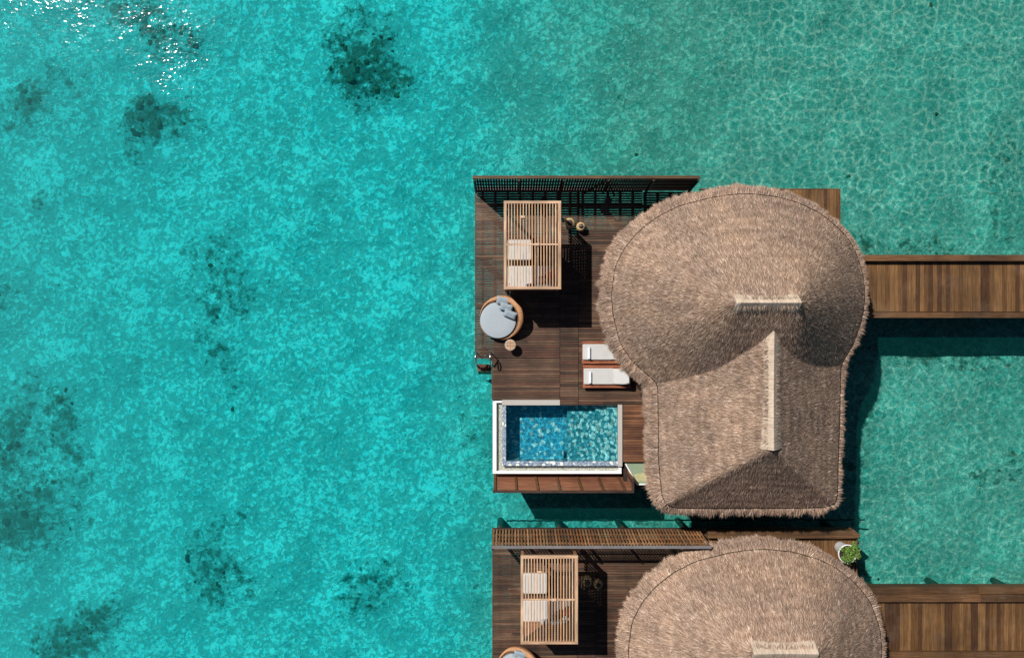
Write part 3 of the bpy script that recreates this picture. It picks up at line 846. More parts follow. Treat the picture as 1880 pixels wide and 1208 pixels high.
def make_roof(root, off, he, hr, hs, ridge_px, hip_px, hip_y, nblades, cull=None):
    ox, oy = off
    toW = lambda L, h: np.array([W(a + ox, b + oy, h) for a, b in L])
    seam = smooth_loop(resample(toW(SEAM_C + SEAM_S, he), .15), 2)
    circ = smooth_loop(resample(toW(SEAM_C + HIDDEN, he), .25), 3)
    if ridge_px is None: raise ValueError
    ra = np.array(W(*ridge_px[0], hr)); rb = np.array(W(*ridge_px[1], hr))
    xr, yrN, yrS = hip_px                                 # ridge line of the hip roof (world)
    xw = W(1207.5 + ox, 0, he)[0]; xe = W(1541 + ox, 0, he)[0]; ys = W(0, 932 + oy, he)[1]
    kw = (hs - he) / (xr - xw); ke = (hs - he) / (xe - xr); ks = (hs - he) / (yrS - ys)
    zt, zs, ze = ZD + hr, ZD + hs, ZD + he
    cc = circ; cn = np.roll(circ, -1, 0)
    def zA(x, y):
        d = rb - ra; L = d @ d
        t = np.clip(((x - ra[0]) * d[0] + (y - ra[1]) * d[1]) / L, 0, 1)
        qx = ra[0] + t * d[0]; qy = ra[1] + t * d[1]
        vx = x - qx; vy = y - qy; r = np.hypot(vx, vy) + 1e-6; ux = vx / r; uy = vy / r
        best = np.full(x.shape, 1e9)
        for a, b in zip(cc, cn):
            ex, ey = b - a; den = ux * ey - uy * ex
            den = np.where(np.abs(den) < 1e-9, 1e-9, den)
            wx = a[0] - qx; wy = a[1] - qy
            s = (wx * ey - wy * ex) / den; w = (wx * uy - wy * ux) / den
            ok = (s > 0) & (w >= -1e-4) & (w <= 1.0001)
            best = np.where(ok, np.minimum(best, s), best)
        f = r / best
        return zt - (zt - ze) * f - .10 * np.exp(-(r / .5)**2)
    def zB(x, y):
        w = (x - xw) * kw; e = (xe - x) * ke; s = (y - ys) * ks
        m = np.minimum(np.minimum(w, e), s)
        # soften the hips a little
        k = 22.0; m2 = -np.log(np.exp(-k * w) + np.exp(-k * e) + np.exp(-k * s)) / k
        m = np.maximum(m2, m - .08)
        z = ze + m
        nd = np.clip(y - yrN, 0, None)
        return z - nd * .9
    def zf(x, y):
        a = zA(x, y); b = zB(x, y)
        return np.maximum(a, b) + .0 * a
    # ---- under-layer: a grid clipped by the seam, snapped to it
    g = .11
    xs = np.arange(seam[:, 0].min() - g, seam[:, 0].max() + 2 * g, g); ysg = np.arange(seam[:, 1].min() - g, seam[:, 1].max() + 2 * g, g)
    Xg, Yg = np.meshgrid(xs, ysg); xf = Xg.ravel().copy(); yf = Yg.ravel().copy()
    ins = inside(xf, yf, seam)
    out = ~ins
    # snap points just outside to nearest seam vertex
    dd = dist_loop(xf, yf, seam); near = out & (dd < g * 1.6)
    idx = np.where(near)[0]
    nn = np.argmin((xf[idx, None] - seam[None, :, 0])**2 + (yf[idx, None] - seam[None, :, 1])**2, 1)
    xf[idx] = seam[nn, 0]; yf[idx] = seam[nn, 1]
    use = ins | near
    z = np.full(xf.shape, ze); z[use] = zf(xf[use], yf[use])
    nx = len(xs); ny = len(ysg); i, j = np.meshgrid(np.arange(nx - 1), np.arange(ny - 1)); a = (j * nx + i).ravel()
    Q = np.stack([a, a + 1, a + nx + 1, a + nx], 1); Q = Q[use[Q].all(1) & ins[Q].any(1)]
    remap = -np.ones(len(xf), int); u = np.unique(Q); remap[u] = np.arange(len(u))
    roof = np_mesh('roof', np.stack([xf, yf, z], 1)[u], remap[Q], M['thatch_bed'], root, smooth=True)
    # ---- eave band
    n = len(seam); tan = np.roll(seam, -1, 0) - np.roll(seam, 1, 0); tan /= np.linalg.norm(tan, axis=1)[:, None]
    nrm = np.stack([tan[:, 1], -tan[:, 0]], 1)
    test = seam + nrm * .05
    if inside(test[:, 0], test[:, 1], seam).mean() > .5: nrm = -nrm
    nrm_s = smooth_loop(nrm, 6); nrm_s /= np.linalg.norm(nrm_s, axis=1)[:, None]
    cx, cy = seam.mean(0)
    # the fringe hangs wider on the weather side (west and north)
    wid = .24 + .13 * np.clip(-nrm_s[:, 0] , 0, 1) + .05 * np.clip(nrm_s[:, 1], 0, 1) - .06 * np.clip(nrm_s[:, 0], 0, 1)
    wid = wid + .03 * np.sin(np.arange(n) * .37)
    wid = smooth_loop(wid[:, None], 4)[:, 0]
    zs_ = zf(seam[:, 0], seam[:, 1])
    zs_ = np.clip(zs_, ze - .05, None)
    prof = [(0, 0), (.45, -.12), (.85, -.30), (1.0, -.46), (.75, -.50), (-.6, -.38), (-2.2, -.1)]
    rows = [np.stack([seam[:, 0] + nrm_s[:, 0] * wid * p, seam[:, 1] + nrm_s[:, 1] * wid * p, zs_ + q], 1) for p, q in prof]
    V = np.vstack(rows); m = len(prof); ii = np.arange(n); Qs = []
    for k in range(m - 1): Qs.append(np.stack([k*n + ii, k*n + (ii+1) % n, (k+1)*n + (ii+1) % n, (k+1)*n + ii], 1))
    np_mesh('eave', V, np.vstack(Qs), M['thatch_bed'], roof, smooth=True)
    # ---- reed blades
    bx0, by0 = seam.min(0); bx1, by1 = seam.max(0)
    N = int(nblades * 1.35); x = rng.uniform(bx0, bx1, N); y = rng.uniform(by0, by1, N)
    if cull is not None:
        k = y > cull; k2 = rng.random(N) < .35; x = x[k | k2]; y = y[k | k2]
    k = inside(x, y, seam); x = x[k]; y = y[k]
    z = zf(x, y); e = .06
    gx = (zf(x + e, y) - zf(x - e, y)) / (2 * e); gy = (zf(x, y + e) - zf(x, y - e)) / (2 * e)
    gx = np.clip(gx, -2, 2); gy = np.clip(gy, -2, 2)
    def blades(x, y, z, gx, gy, L, wdt, lift, yaw, name, par, steep=None, vb=0):
        nb = len(x); gl = np.hypot(gx, gy) + 1e-6; dx_, dy_ = -gx / gl, -gy / gl
        c_, s_ = np.cos(yaw), np.sin(yaw); dx2 = dx_ * c_ - dy_ * s_; dy2 = dx_ * s_ + dy_ * c_
        slope = gx * dx2 + gy * dy2 if steep is None else steep
        T = np.stack([dx2, dy2, slope], 1); T /= np.linalg.norm(T, axis=1)[:, None]
        Nn = np.stack([-gx, -gy, np.ones(nb)], 1); Nn /= np.linalg.norm(Nn, axis=1)[:, None]
        S = np.cross(T, Nn); S /= np.linalg.norm(S, axis=1)[:, None]
        roll = rng.normal(0, .24, nb)[:, None]; S2 = S * np.cos(roll) + Nn * np.sin(roll)
        P0 = np.stack([x, y, z], 1) + Nn * .012; P1 = P0 + T * (L * .55)[:, None] + Nn * (lift * .45)[:, None]
        P2 = P0 + T * L[:, None] + Nn * lift[:, None] + S * (rng.normal(0, .03, nb))[:, None]
        w = wdt[:, None]
        V = np.stack([P0 - S2 * w * .5, P0 + S2 * w * .5, P1 + S2 * w * .42, P1 - S2 * w * .42, P2], 1).reshape(-1, 3)
        b = (np.arange(nb) * 5)[:, None]
        T3 = np.concatenate([b + np.array([[0, 1, 2]]), b + np.array([[0, 2, 3]]), b + np.array([[3, 2, 4]])], 0)
        var = np.clip(rng.beta(1.4, 1.4, nb) + vb, 0, 1)
        return np_mesh(name, V, T3, M['thatch'], par, {'var': np.repeat(var, 5)}, tri=True)
    nb = len(x)
    yaw = rng.normal(0, .28, nb) + (rng.random(nb) < .04) * rng.normal(0, 1.0, nb)
    ds = dist_loop(x, y, seam); kk_ = ds > .07; x, y, z, gx, gy, yaw, ds = [q_[kk_] for q_ in (x, y, z, gx, gy, yaw, ds)]; nb = len(x)
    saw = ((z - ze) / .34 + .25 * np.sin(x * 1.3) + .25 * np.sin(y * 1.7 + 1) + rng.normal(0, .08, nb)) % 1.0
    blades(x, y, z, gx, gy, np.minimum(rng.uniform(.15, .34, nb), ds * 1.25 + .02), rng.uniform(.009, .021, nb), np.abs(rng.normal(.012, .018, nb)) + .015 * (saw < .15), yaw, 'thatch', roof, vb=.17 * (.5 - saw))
    # ---- fringe blades
    nf = int(nblades * .29); k = rng.integers(0, n, nf); u = rng.random(nf)
    p = (rng.random(nf) ** .8) * .95 - .05; q = np.interp(p, [0, .45, .85, 1.0], [0, -.12, -.30, -.46])
    fr = rng.random(nf)[:, None]; kk = (k + 1) % n
    S0 = seam[k] * (1 - fr) + seam[kk] * fr; N0 = nrm_s[k]
    fx = S0[:, 0] + N0[:, 0] * wid[k] * p; fy = S0[:, 1] + N0[:, 1] * wid[k] * p; fz = zs_[k] + q + .01
    ang = -.5 - .9 * p + rng.normal(0, .22, nf)
    clump = np.interp(k + fr[:, 0], np.arange(n + 1), np.concatenate([c0 := rng.normal(0, .32, n), c0[:1]]))
    Lf = rng.uniform(.12, .31, nf) * (1 + .45 * np.interp(k, np.arange(n), rng.normal(0, .5, n)))
    Lf = np.clip(Lf, .08, .5) * np.where(N0[:, 0] > .3, .8, 1.0)
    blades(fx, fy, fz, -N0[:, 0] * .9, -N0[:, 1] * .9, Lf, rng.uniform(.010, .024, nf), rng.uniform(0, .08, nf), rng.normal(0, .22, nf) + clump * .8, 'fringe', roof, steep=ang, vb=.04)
    # ---- dark rope along the seam
    mb = MB(); mb.tube([(seam[k, 0], seam[k, 1], zs_[k] + .06 + .012 * math.sin(k * 2.1)) for k in range(n)], .016, 5, closed=True)
    mb.build('rope', M['rope'], roof)
    # ---- ridge caps
    def cap(p, q, half, sag, mat, axis, fn, top):
        p = np.array(p); q = np.array(q); d = (q - p); L = np.linalg.norm(d); d /= L; nn_ = np.array([-d[1], d[0]])
        rows = []; na = max(8, int(L / .12)); nc = 12
        for i in range(na + 1):
            u = i / na; c = p + d * L * u; row = []
            for j in range(-nc, nc + 1):
                v = j / nc; w = (half if j > 0 else sag) * (1 + .05 * math.sin(i * 1.7 + (j > 0))) * v
                X_, Y_ = c + nn_ * w
                zz = fn(X_, Y_, v, u)
                row.append((float(X_), float(Y_), float(zz)))
            rows.append(row)
        mb = MB(); mb.grid(rows, flip=True)
        low = [[(a, b, c - .14) for a, b, c in r] for r in rows]; mb.grid(low)
        for e_ in (0, -1): mb.grid([rows[e_], low[e_]], flip=(e_ == -1))
        mb.grid([[r[0] for r in rows], [r[0] for r in low]]); mb.grid([[r[-1] for r in rows], [r[-1] for r in low]], flip=True)
        o = mb.build('ridge_cap', M[mat], roof, smooth=False)
        return o
    d = (rb - ra) / np.linalg.norm(rb - ra)
    def f1(x_, y_, v, u):
        base = float(zA(np.array([x_]), np.array([y_]))[0])
        return base + .04 + .14 * (1 - abs(v) ** 1.6) - .05 * math.sin(u * math.pi)
    cap(ra - d * .06, rb + d * .06, .30, .30, 'ridge_ew', 'x', f1, zt)
    def f2(x_, y_, v, u):
        b = ze + min((x_ - xw) * kw, (xe - x_) * ke)
        return b + .04 + .14 * (1 - abs(v) ** 1.6) - .05 * math.sin(u * math.pi)
    cap((xr - .05, yrS - .05), (xr - .02, yrN + .35), .25, .52, 'ridge_ns', 'y', f2, zs)
    return seam, zs_

def villa(label, off, he, hr, hs, ridge_px, hip, nb, cull=None):
    x0, y0 = W(1375 + off[0], 640 + off[1], he)
    root = thing('thatched_villa', label, 'villa', (x0, y0, ZD), 'thatched overwater villas')
    seam, _ = make_roof(root, off, he, hr, hs, ridge_px, hip, None, nb, cull)
    # walls set in under the eaves
    c = seam.mean(0)
    cen = np.array(W(1355 + off[0], 560 + off[1], he))
    ang = [i * math.pi / 6 for i in range(12)]; r = 3.55
    pts = [(cen[0] + r * 1.08 * math.cos(a), cen[1] + r * math.sin(a)) for a in ang]
    hw = he + .25
    for i in range(12):
        a = Vector((*pts[i], 0)); b = Vector((*pts[(i + 1) % 12], 0)); mid = (a + b) / 2
        west = mid.x < cen[0] - .8
        nrm_ = Vector((b.y - a.y, a.x - b.x, 0)).normalized()
        if west:
            f = MB(); dd = (b - a).normalized()
            f.beam((a.x, a.y, ZD), (a.x, a.y, ZD + hw), .1, .1); f.beam((b.x, b.y, ZD), (b.x, b.y, ZD + hw), .1, .1)
            f.beam((a.x, a.y, ZD + 2.2), (b.x, b.y, ZD + 2.2), .08, .1, side=(0, 0, 1)); f.beam((mid.x, mid.y, ZD), (mid.x, mid.y, ZD + 2.2), .06, .06)
            fo = f.build('glass_door', M['wall'], root)
            g_ = MB(); g_.beam((a.x, a.y, ZD + 1.1), (b.x, b.y, ZD + 1.1), 2.1, .02, side=(0, 0, 1)); g_.build('pane', M['glass_dark'], fo)
        else:
            f = MB(); f.beam((a.x, a.y, ZD + hw / 2), (b.x, b.y, ZD + hw / 2), hw, .12, side=(0, 0, 1)); f.build('wall', M['wall'], root)
    xa, xb = W(1235 + off[0], 0, he)[0], W(1512 + off[0], 0, he)[0]; ya = Y(895 + off[1]); yb = cen[1] - 2.6
    for (p, q, nm) in (((xa, ya), (xb, ya), 0), ((xb, ya + .06), (xb, yb), 0), ((xa, ya + .06), (xa, yb), 1)):
        f = MB(); f.beam((*p, ZD + he / 2), (*q, ZD + he / 2), he, .12, side=(0, 0, 1)); wl = f.build('wall', M['wall'], root)
        mx, my = (p[0] + q[0]) / 2, (p[1] + q[1]) / 2
        f = MB()
        if nm == 0 and p[1] == q[1]: f.box(mx - .9, mx + .9, my - .08, my + .08, ZD + .9, ZD + 2.0)
        else: f.box(mx - .08, mx + .08, my - .9, my + .9, ZD + .6, ZD + 2.0)
        f.build('window', M['glass_dark'], root)
    return root

he, hr, hs = 2.6, 7.5, 6.3
xr = W(1418, 0, hs)[0]
villa('upper thatched villa, its whole roof in view with two pale ridge caps', (0, 0), he, hr, hs, ((1356, 556), (1468, 556)),
      (xr, W(0, 622, hs)[1], W(0, 823, hs)[1]), 240000)
he2, hr2 = 2.0, 5.5; hs2 = 4.6
_xr2 = W(1449, 0, hs2)[0]
villa('lower thatched villa, its roof cut off by the bottom edge of the photo', (31, 651), he2, hr2, hs2, ((1387, 1199), (1500, 1199)),
      (_xr2, Y(1273) , Y(1500)), 190000, cull=-16.0)

# ------------------------------------------------------------------ pergola with slatted roof
def pergola(loc, label):
    h = 2.65
    x0, y1 = W(925, 369, h); x1, y0 = W(1030, 531, h)
    root = thing('pergola', label, 'pergola', (x0, y0, ZD), 'slatted timber pergolas')
    zt = ZD + h
    mb = MB(); mb.box(x0, x0 + .10, y0 + .10, y1 - .10, zt - .16, zt); mb.build('beam', M['pergola_y'], root)
    mb = MB(); mb.box(x1 - .12, x1, y0 + .10, y1 - .10, zt - .16, zt); mb.build('beam', M['pergola_y'], root)
    mb = MB(); mb.box(x0 - .002, x1 + .002, y1 - .10, y1, zt - .16, zt + .004); mb.build('beam', M['pergola_x'], root)
    mb = MB(); mb.box(x0 - .002, x1 + .002, y0, y0 + .10, zt - .16, zt + .004); mb.build('beam', M['pergola_x'], root)
    n = 17
    for i in range(n):
        x = x0 + .10 + (x1 - x0 - .22) * (i + .75) / (n + .5)
        mb = MB(); mb.box(x - .019, x + .019, y0 + .102, y1 - .102, zt - .115, zt - .01); mb.build('slat', M['pergola_y'], root)
    ym = (y0 + y1) / 2 + .02
    mb = MB(); mb.box(x0 + .1, x1 - .12, ym - .03, ym + .03, zt - .008, zt + .012); mb.build('cross_rail', M['pergola_x'], root)
    for px, py in ((x0 + .72, y1 - .62), (x0 + 1.28, ym)):
        mb = MB(); mb.box(px - .09, px + .09, py - .05, py + .05, zt + .014, zt + .06); mb.build('bracket', M['pergola_x'], root, bevel=.01)
    for x, y in ((x0 + .07, y0 + .07), (x1 - .07, y0 + .07), (x0 + .07, y1 - .07), (x1 - .07, y1 - .07)):
        mb = MB(); mb.box(x - .05, x + .05, y - .05, y + .05, ZD, zt - .162); mb.build('post', M['pergola_z'], root)
    # slatted walls: south side and east side
    mb = MB(); z = ZD + .12
    while z < zt - .25: mb.box(x0 + .13, x1 - .13, y0 + .045, y0 + .085, z, z + .085); z += .105
    mb.build('slatted_wall', M['pergola_z'], root)
    mb = MB(); y = y0 + .16
    while y < y1 - 1.7: mb.box(x1 - .085, x1 - .045, y, y + .085, ZD + .1, zt - .17); y += .115
    while y < y1 - .2: mb.box(x1 - .085, x1 - .045, y, y + .05, ZD + 1.0, zt - .17); y += .125
    mb.box(x1 - .12, x1 - .087, y0 + .15, y1 - .15, ZD + 1.2, ZD + 1.28)
    mb.build('slatted_wall', M['pergola_z'], root)
    for x, y in ((x0 + .2, y0 + .2), (x1 - .2, y0 + .2), (x0 + .16, y1 - .3), (x1 - .22, y1 - .3)):
        mb = MB(); mb.lathe((x, y, zt - .25), [(.035, 0), (.035, .05), (.015, .07)], 12); mb.build('shackle', M['chrome'], root, smooth=True)
    root.location = loc(x0, y0) if callable(loc) else loc
    return root
perg = pergola(lambda a, b: (a, b, ZD), 'slatted timber pergola over the sofa on the upper deck')
h_ = 2.65
p2 = (*W(956, 1182, h_), ZD)
copy_tree(perg, None, p2, 'slatted timber pergola over the sofa on the lower deck')
SHIFT2 = Vector((31.5 / PPM, -651 / PPM, 0))
PSH = Vector((p2[0] - perg.location.x, p2[1] - perg.location.y, 0))

def pillow(mb, c, w, d, t, rz=0, tilt=(0, 0), n=10, var=.5):
    rows_t = []; rows_b = []; m = Matrix.Rotation(rz, 3, 'Z') @ Matrix.Rotation(tilt[0], 3, 'X') @ Matrix.Rotation(tilt[1], 3, 'Y')
    for i in range(n + 1):
        rt = []; rb = []
        for j in range(n + 1):
            u = -1 + 2 * i / n; v = -1 + 2 * j / n
            k = ((1 - u**4) * (1 - v**4)) ** .55
            pin = 1 - .10 * (1 - abs(u)**2) * abs(v)**3 ; pin2 = 1 - .10 * (1 - abs(v)**2) * abs(u)**3
            p = Vector((u * w / 2 * pin2, v * d / 2 * pin, 0))
            rt.append(m @ (p + Vector((0, 0, k * t / 2 + .004))) + Vector(c)); rb.append(m @ (p - Vector((0, 0, k * t / 2 + .004))) + Vector(c))
        rows_t.append(rt); rows_b.append(rb)
    mb.grid(rows_t, var, flip=True); mb.grid(rows_b, var)
    for e in (0, -1):
        mb.grid([rows_t[e], rows_b[e]], var); mb.grid([[r[e] for r in rows_t], [r[e] for r in rows_b]], var)
    return mb
def slab(mb, x0, x1, y0, y1, z0, z1, r=.04, var=.5):
    """soft-edged mattress"""
    prof = [(0, z0 + r), (r * .3, z0 + r * .3), (r, z0)]
    def ring(ins, z):
        pts = []; rr = max(.01, .06 - ins * .5)
        for cx, cy, a0 in ((x1 - rr - ins, y1 - rr - ins, 0), (x0 + rr + ins, y1 - rr - ins, 90), (x0 + rr + ins, y0 + rr + ins, 180), (x1 - rr - ins, y0 + rr + ins, 270)):
            for k in range(4):
                a = R(a0 + k * 30); pts.append((cx + rr * math.cos(a), cy + rr * math.sin(a), z))
        return pts
    rings = [ring(r, z0), ring(r * .3, z0 + r * .3), ring(0, z0 + r), ring(0, z1 - r), ring(r * .3, z1 - r * .3), ring(r, z1)]
    vs = [p for q in rings for p in q]; n = 16; fs = []
    for i in range(5):
        for k in range(n): fs.append((i*n+k, i*n+(k+1) % n, (i+1)*n+(k+1) % n, (i+1)*n+k))
    fs.append(tuple(reversed(range(n)))); fs.append(tuple(5*n + k for k in range(n)))
    mb.add(vs, fs, var); return mb

def dup(o, sh, label):
    c = copy_tree(o); c.location = o.location + sh; c['label'] = label
    return c

# sofa with cushions, ottoman
def sofa_set():
    xa, xb = X(932), X(1018); ya, yb = Y(533), Y(490)
    s = thing('daybed_sofa', 'white sofa under the upper pergola', 'sofa', (xa, ya, ZD), 'sofas under the pergolas')
    mb = MB(); mb.box(xa + .03, xb - .03, ya + .03, yb - .03, ZD + .1, ZD + .27); mb.build('frame', M['pergola_z'], s)
    for x in (xa + .1, xb - .1):
        for y in (ya + .1, yb - .1): mb = MB(); mb.box(x - .03, x + .03, y - .03, y + .03, ZD, ZD + .098); mb.build('leg', M['pergola_z'], s)
    mb = MB(); slab(mb, xa, xb, ya, yb, ZD + .275, ZD + .44); mb.build('mattress', M['fabric_white'], s, smooth=False)
    out = [s]
    def cush(px, py, w, d, t_, z, rz, mat, label, tilt=(0, 0)):
        c = (X(px), Y(py), ZD + z); o = MB(); pillow(o, c, w, d, t_, rz, tilt)
        e = thing('cushion', label, 'cushion', c, 'cushions on the pergola sofas'); o.build('cover', M[mat], e, smooth=True)
        out.append(e)
    cush(972, 526, .42, .2, .38, .63, .1, 'fabric_grey', 'pale grey cushion in the middle of the back row of the upper pergola sofa')
    cush(989, 527, .46, .16, .36, .62, 0, 'fabric_cushion', 'blue grey cushion right of centre in the back row of the upper pergola sofa')
    cush(1004, 527, .40, .16, .36, .62, .05, 'fabric_cushion', 'blue grey cushion at the right end of the upper pergola sofa')
    cush(994, 514, .5, .36, .16, .55, .5, 'fabric_mauve', 'mauve cushion on the upper pergola sofa', (.3, 0))
    cush(1011, 508, .42, .34, .16, .55, 1.0, 'fabric_red', 'red cushion on the upper pergola sofa', (.2, .1))
    x0, x1, y0, y1 = X(932), X(975.5), Y(479), Y(442)
    t_ = thing('ottoman', 'square white ottoman under the upper pergola', 'ottoman', (x0, y0, ZD), 'ottomans under the pergolas')
    mb = MB(); mb.box(x0 + .04, x1 - .04, y0 + .04, y1 - .04, ZD + .02, ZD + .2); mb.build('frame', M['pergola_z'], t_)
    mb = MB(); slab(mb, x0, x1, y0, y1, ZD + .205, ZD + .38); mb.build('cushion_top', M['fabric_white'], t_)
    out.append(t_)
    return out
first = sofa_set()
for o in first:
    sh = PSH + Vector((0, -.12, 0))
    dup(o, sh, o['label'].replace('upper', 'lower'))

# ------------------------------------------------------------------ woven lanterns
def lantern(px, py, r, h, label, mat='basket'):
    c = (X(px), Y(py), ZD)
    e = thing('basket_lantern', label, 'lantern', c, 'woven basket lanterns')
    mb = MB(); mb.lathe(c, [(r * .6, 0), (r * .92, h * .25), (r, h * .5), (r * .93, h * .75), (r * .62, h), (r * .5, h), (r * .5, h - .05)], 28)
    mb.build('basket', M[mat], e, smooth=True)
    mb = MB(); mb.lathe((c[0], c[1], c[2] + h - .03), [(r * .48, 0), (r * .48, .045), (r * .42, .055)], 24); mb.build('lid', M['black'], e, smooth=True)
    mb = MB(); mb.tube([(c[0] - r * .55, c[1], c[2] + h), (c[0] - r * .5, c[1], c[2] + h + .1), (c[0], c[1], c[2] + h + .16), (c[0] + r * .5, c[1], c[2] + h + .1), (c[0] + r * .55, c[1], c[2] + h)], .008, 6)
    mb.build('handle', M['wicker'], e, smooth=True)
    return e
for a in ((1045, 412, .235, .50, 'larger shaded woven lantern beside the upper pergola'), (1065.5, 418, .20, .42, 'smaller sunlit woven lantern beside the upper pergola')):
    o = lantern(*a); dup(o, Vector((31.2 / PPM, -650.5 / PPM, 0)), a[4].replace('upper', 'lower'))

# ------------------------------------------------------------------ round daybed
def round_daybed():
    c = (X(921), Y(583.5), ZD); r = .91
    e = thing('round_daybed', 'round wicker daybed with a grey mattress on the upper deck', 'daybed', c, 'round wicker daybeds')
    n = 64; rows = []
    ctr = (X(914.8), Y(588.3))           # mattress centre
    def back(a):                          # raised back towards the north-east
        k = max(0, math.cos(a - R(25))); return k ** 1.2
    prof = []
    for i in range(n + 1):
        a = 2 * math.pi * i / n; ca, sa = math.cos(a), math.sin(a); b = back(a)
        ht = .30 + .58 * b; row = []
        ix, iy = ctr[0] + .76 * ca, ctr[1] + .76 * sa
        ox_, oy_ = c[0] + r * ca, c[1] + r * sa
        bx, by = c[0] + r * .86 * ca, c[1] + r * .86 * sa
        wx, wy = ix + (ox_ - ix) * .30, iy + (oy_ - iy) * .30
        row = [(bx, by, ZD + .01), (c[0] + r * .97 * ca, c[1] + r * .97 * sa, ZD + ht * .55), (ox_, oy_, ZD + ht - .06), (ox_ + (wx - ox_) * .2, oy_ + (wy - oy_) * .2, ZD + ht), (wx + (ox_ - wx) * .25, wy + (oy_ - wy) * .25, ZD + ht), (wx, wy, ZD + ht - .05), (ix, iy, ZD + .22)]
        rows.append(row)
    mb = MB(); mb.grid([r_[:6] for r_ in rows]); mb.build('shell', M['wicker'], e, smooth=True)
    mb = MB(); mb.grid([r_[5:] for r_ in rows]); mb.lathe((ctr[0], ctr[1], ZD + .10), [(.78, 0), (.78, .12)], 48); mb.build('seat_well', M['wicker_in'], e, smooth=False)
    mb = MB(); rows2 = []
    # circular mattress cut straight along its back edge
    def pr(s, z):
        L = []
        for i in range(72):
            a = 2 * math.pi * i / 72; x = .745 * s * math.cos(a); y = .745 * s * math.sin(a)
            u = x * math.cos(R(48)) + y * math.sin(R(48)); lim = .47 * s + .10 * (1 - min(1, abs(-x * math.sin(R(48)) + y * math.cos(R(48))) / .6) ** 2)
            if u > lim: x -= (u - lim) * math.cos(R(48)); y -= (u - lim) * math.sin(R(48))
            L.append((ctr[0] + x, ctr[1] + y, z))
        L.append(L[0]); return L
    rr = [pr(.96, ZD + .22), pr(1, ZD + .25), pr(1, ZD + .38), pr(.985, ZD + .41), pr(.95, ZD + .42), pr(.5, ZD + .425), pr(.001, ZD + .425)]
    mb.grid(rr, flip=True); mb.build('mattress', M['fabric_grey'], e, smooth=True)
    outs = [e]
    for (px, py, rz, lab) in ((924, 553.5, -14, 'topmost'), (930, 565, -14, 'middle'), (937, 577.5, -22, 'lowest')):
        cc_ = (X(px), Y(py), ZD + .60); mb = MB(); pillow(mb, cc_, .58, .34, .17, R(rz), (R(24), 0), 12)
        q = thing('scatter_cushion', lab + ' of the three blue grey cushions on the upper round daybed', 'cushion', cc_, 'cushions on the round daybeds')
        mb.build('cover', M['fabric_cushion'], q, smooth=True); outs.append(q)
    return outs
for o in round_daybed():
    dup(o, Vector((31 / PPM, -637 / PPM, 0)), o['label'].replace('upper', 'lower'))
# side table
def side_table():
    c = (X(937), Y(633), ZD); h = .52
    e = thing('side_table', 'small round wooden side table beside the round daybed', 'side table', c)
    mb = MB(); mb.lathe((c[0], c[1], c[2] + h - .03), [(.205, 0), (.215, .01), (.215, .028), (.208, .034)], 40); mb.build('table_top', M['pergola_x'], e)
    mb = MB(); mb.lathe((c[0], c[1], c[2] + h - .055), [(.225, 0), (.228, .03), (.222, .05), (.214, .05), (.214, .02)], 40); mb.build('rim', M['fabric_white'], e, smooth=True)
    mb = MB(); mb.lathe((c[0], c[1], c[2]), [(.17, 0), (.17, .03), (.05, .06), (.04, h - .06)], 28); mb.build('leg', M['pergola_z'], e, smooth=True)
    mb = MB(); mb.lathe((c[0] - .11, c[1] - .02, c[2] + h + .001), [(.022, 0), (.022, .012)], 14); mb.build('knob', M['black'], e)
    mb = MB(); mb.box(c[0] - .006, c[0] + .006, c[1] - .19, c[1] + .19, c[2] + h + .0045, c[2] + h + .0065); mb.build('seam', M['pergola_z'], e)
side_table()

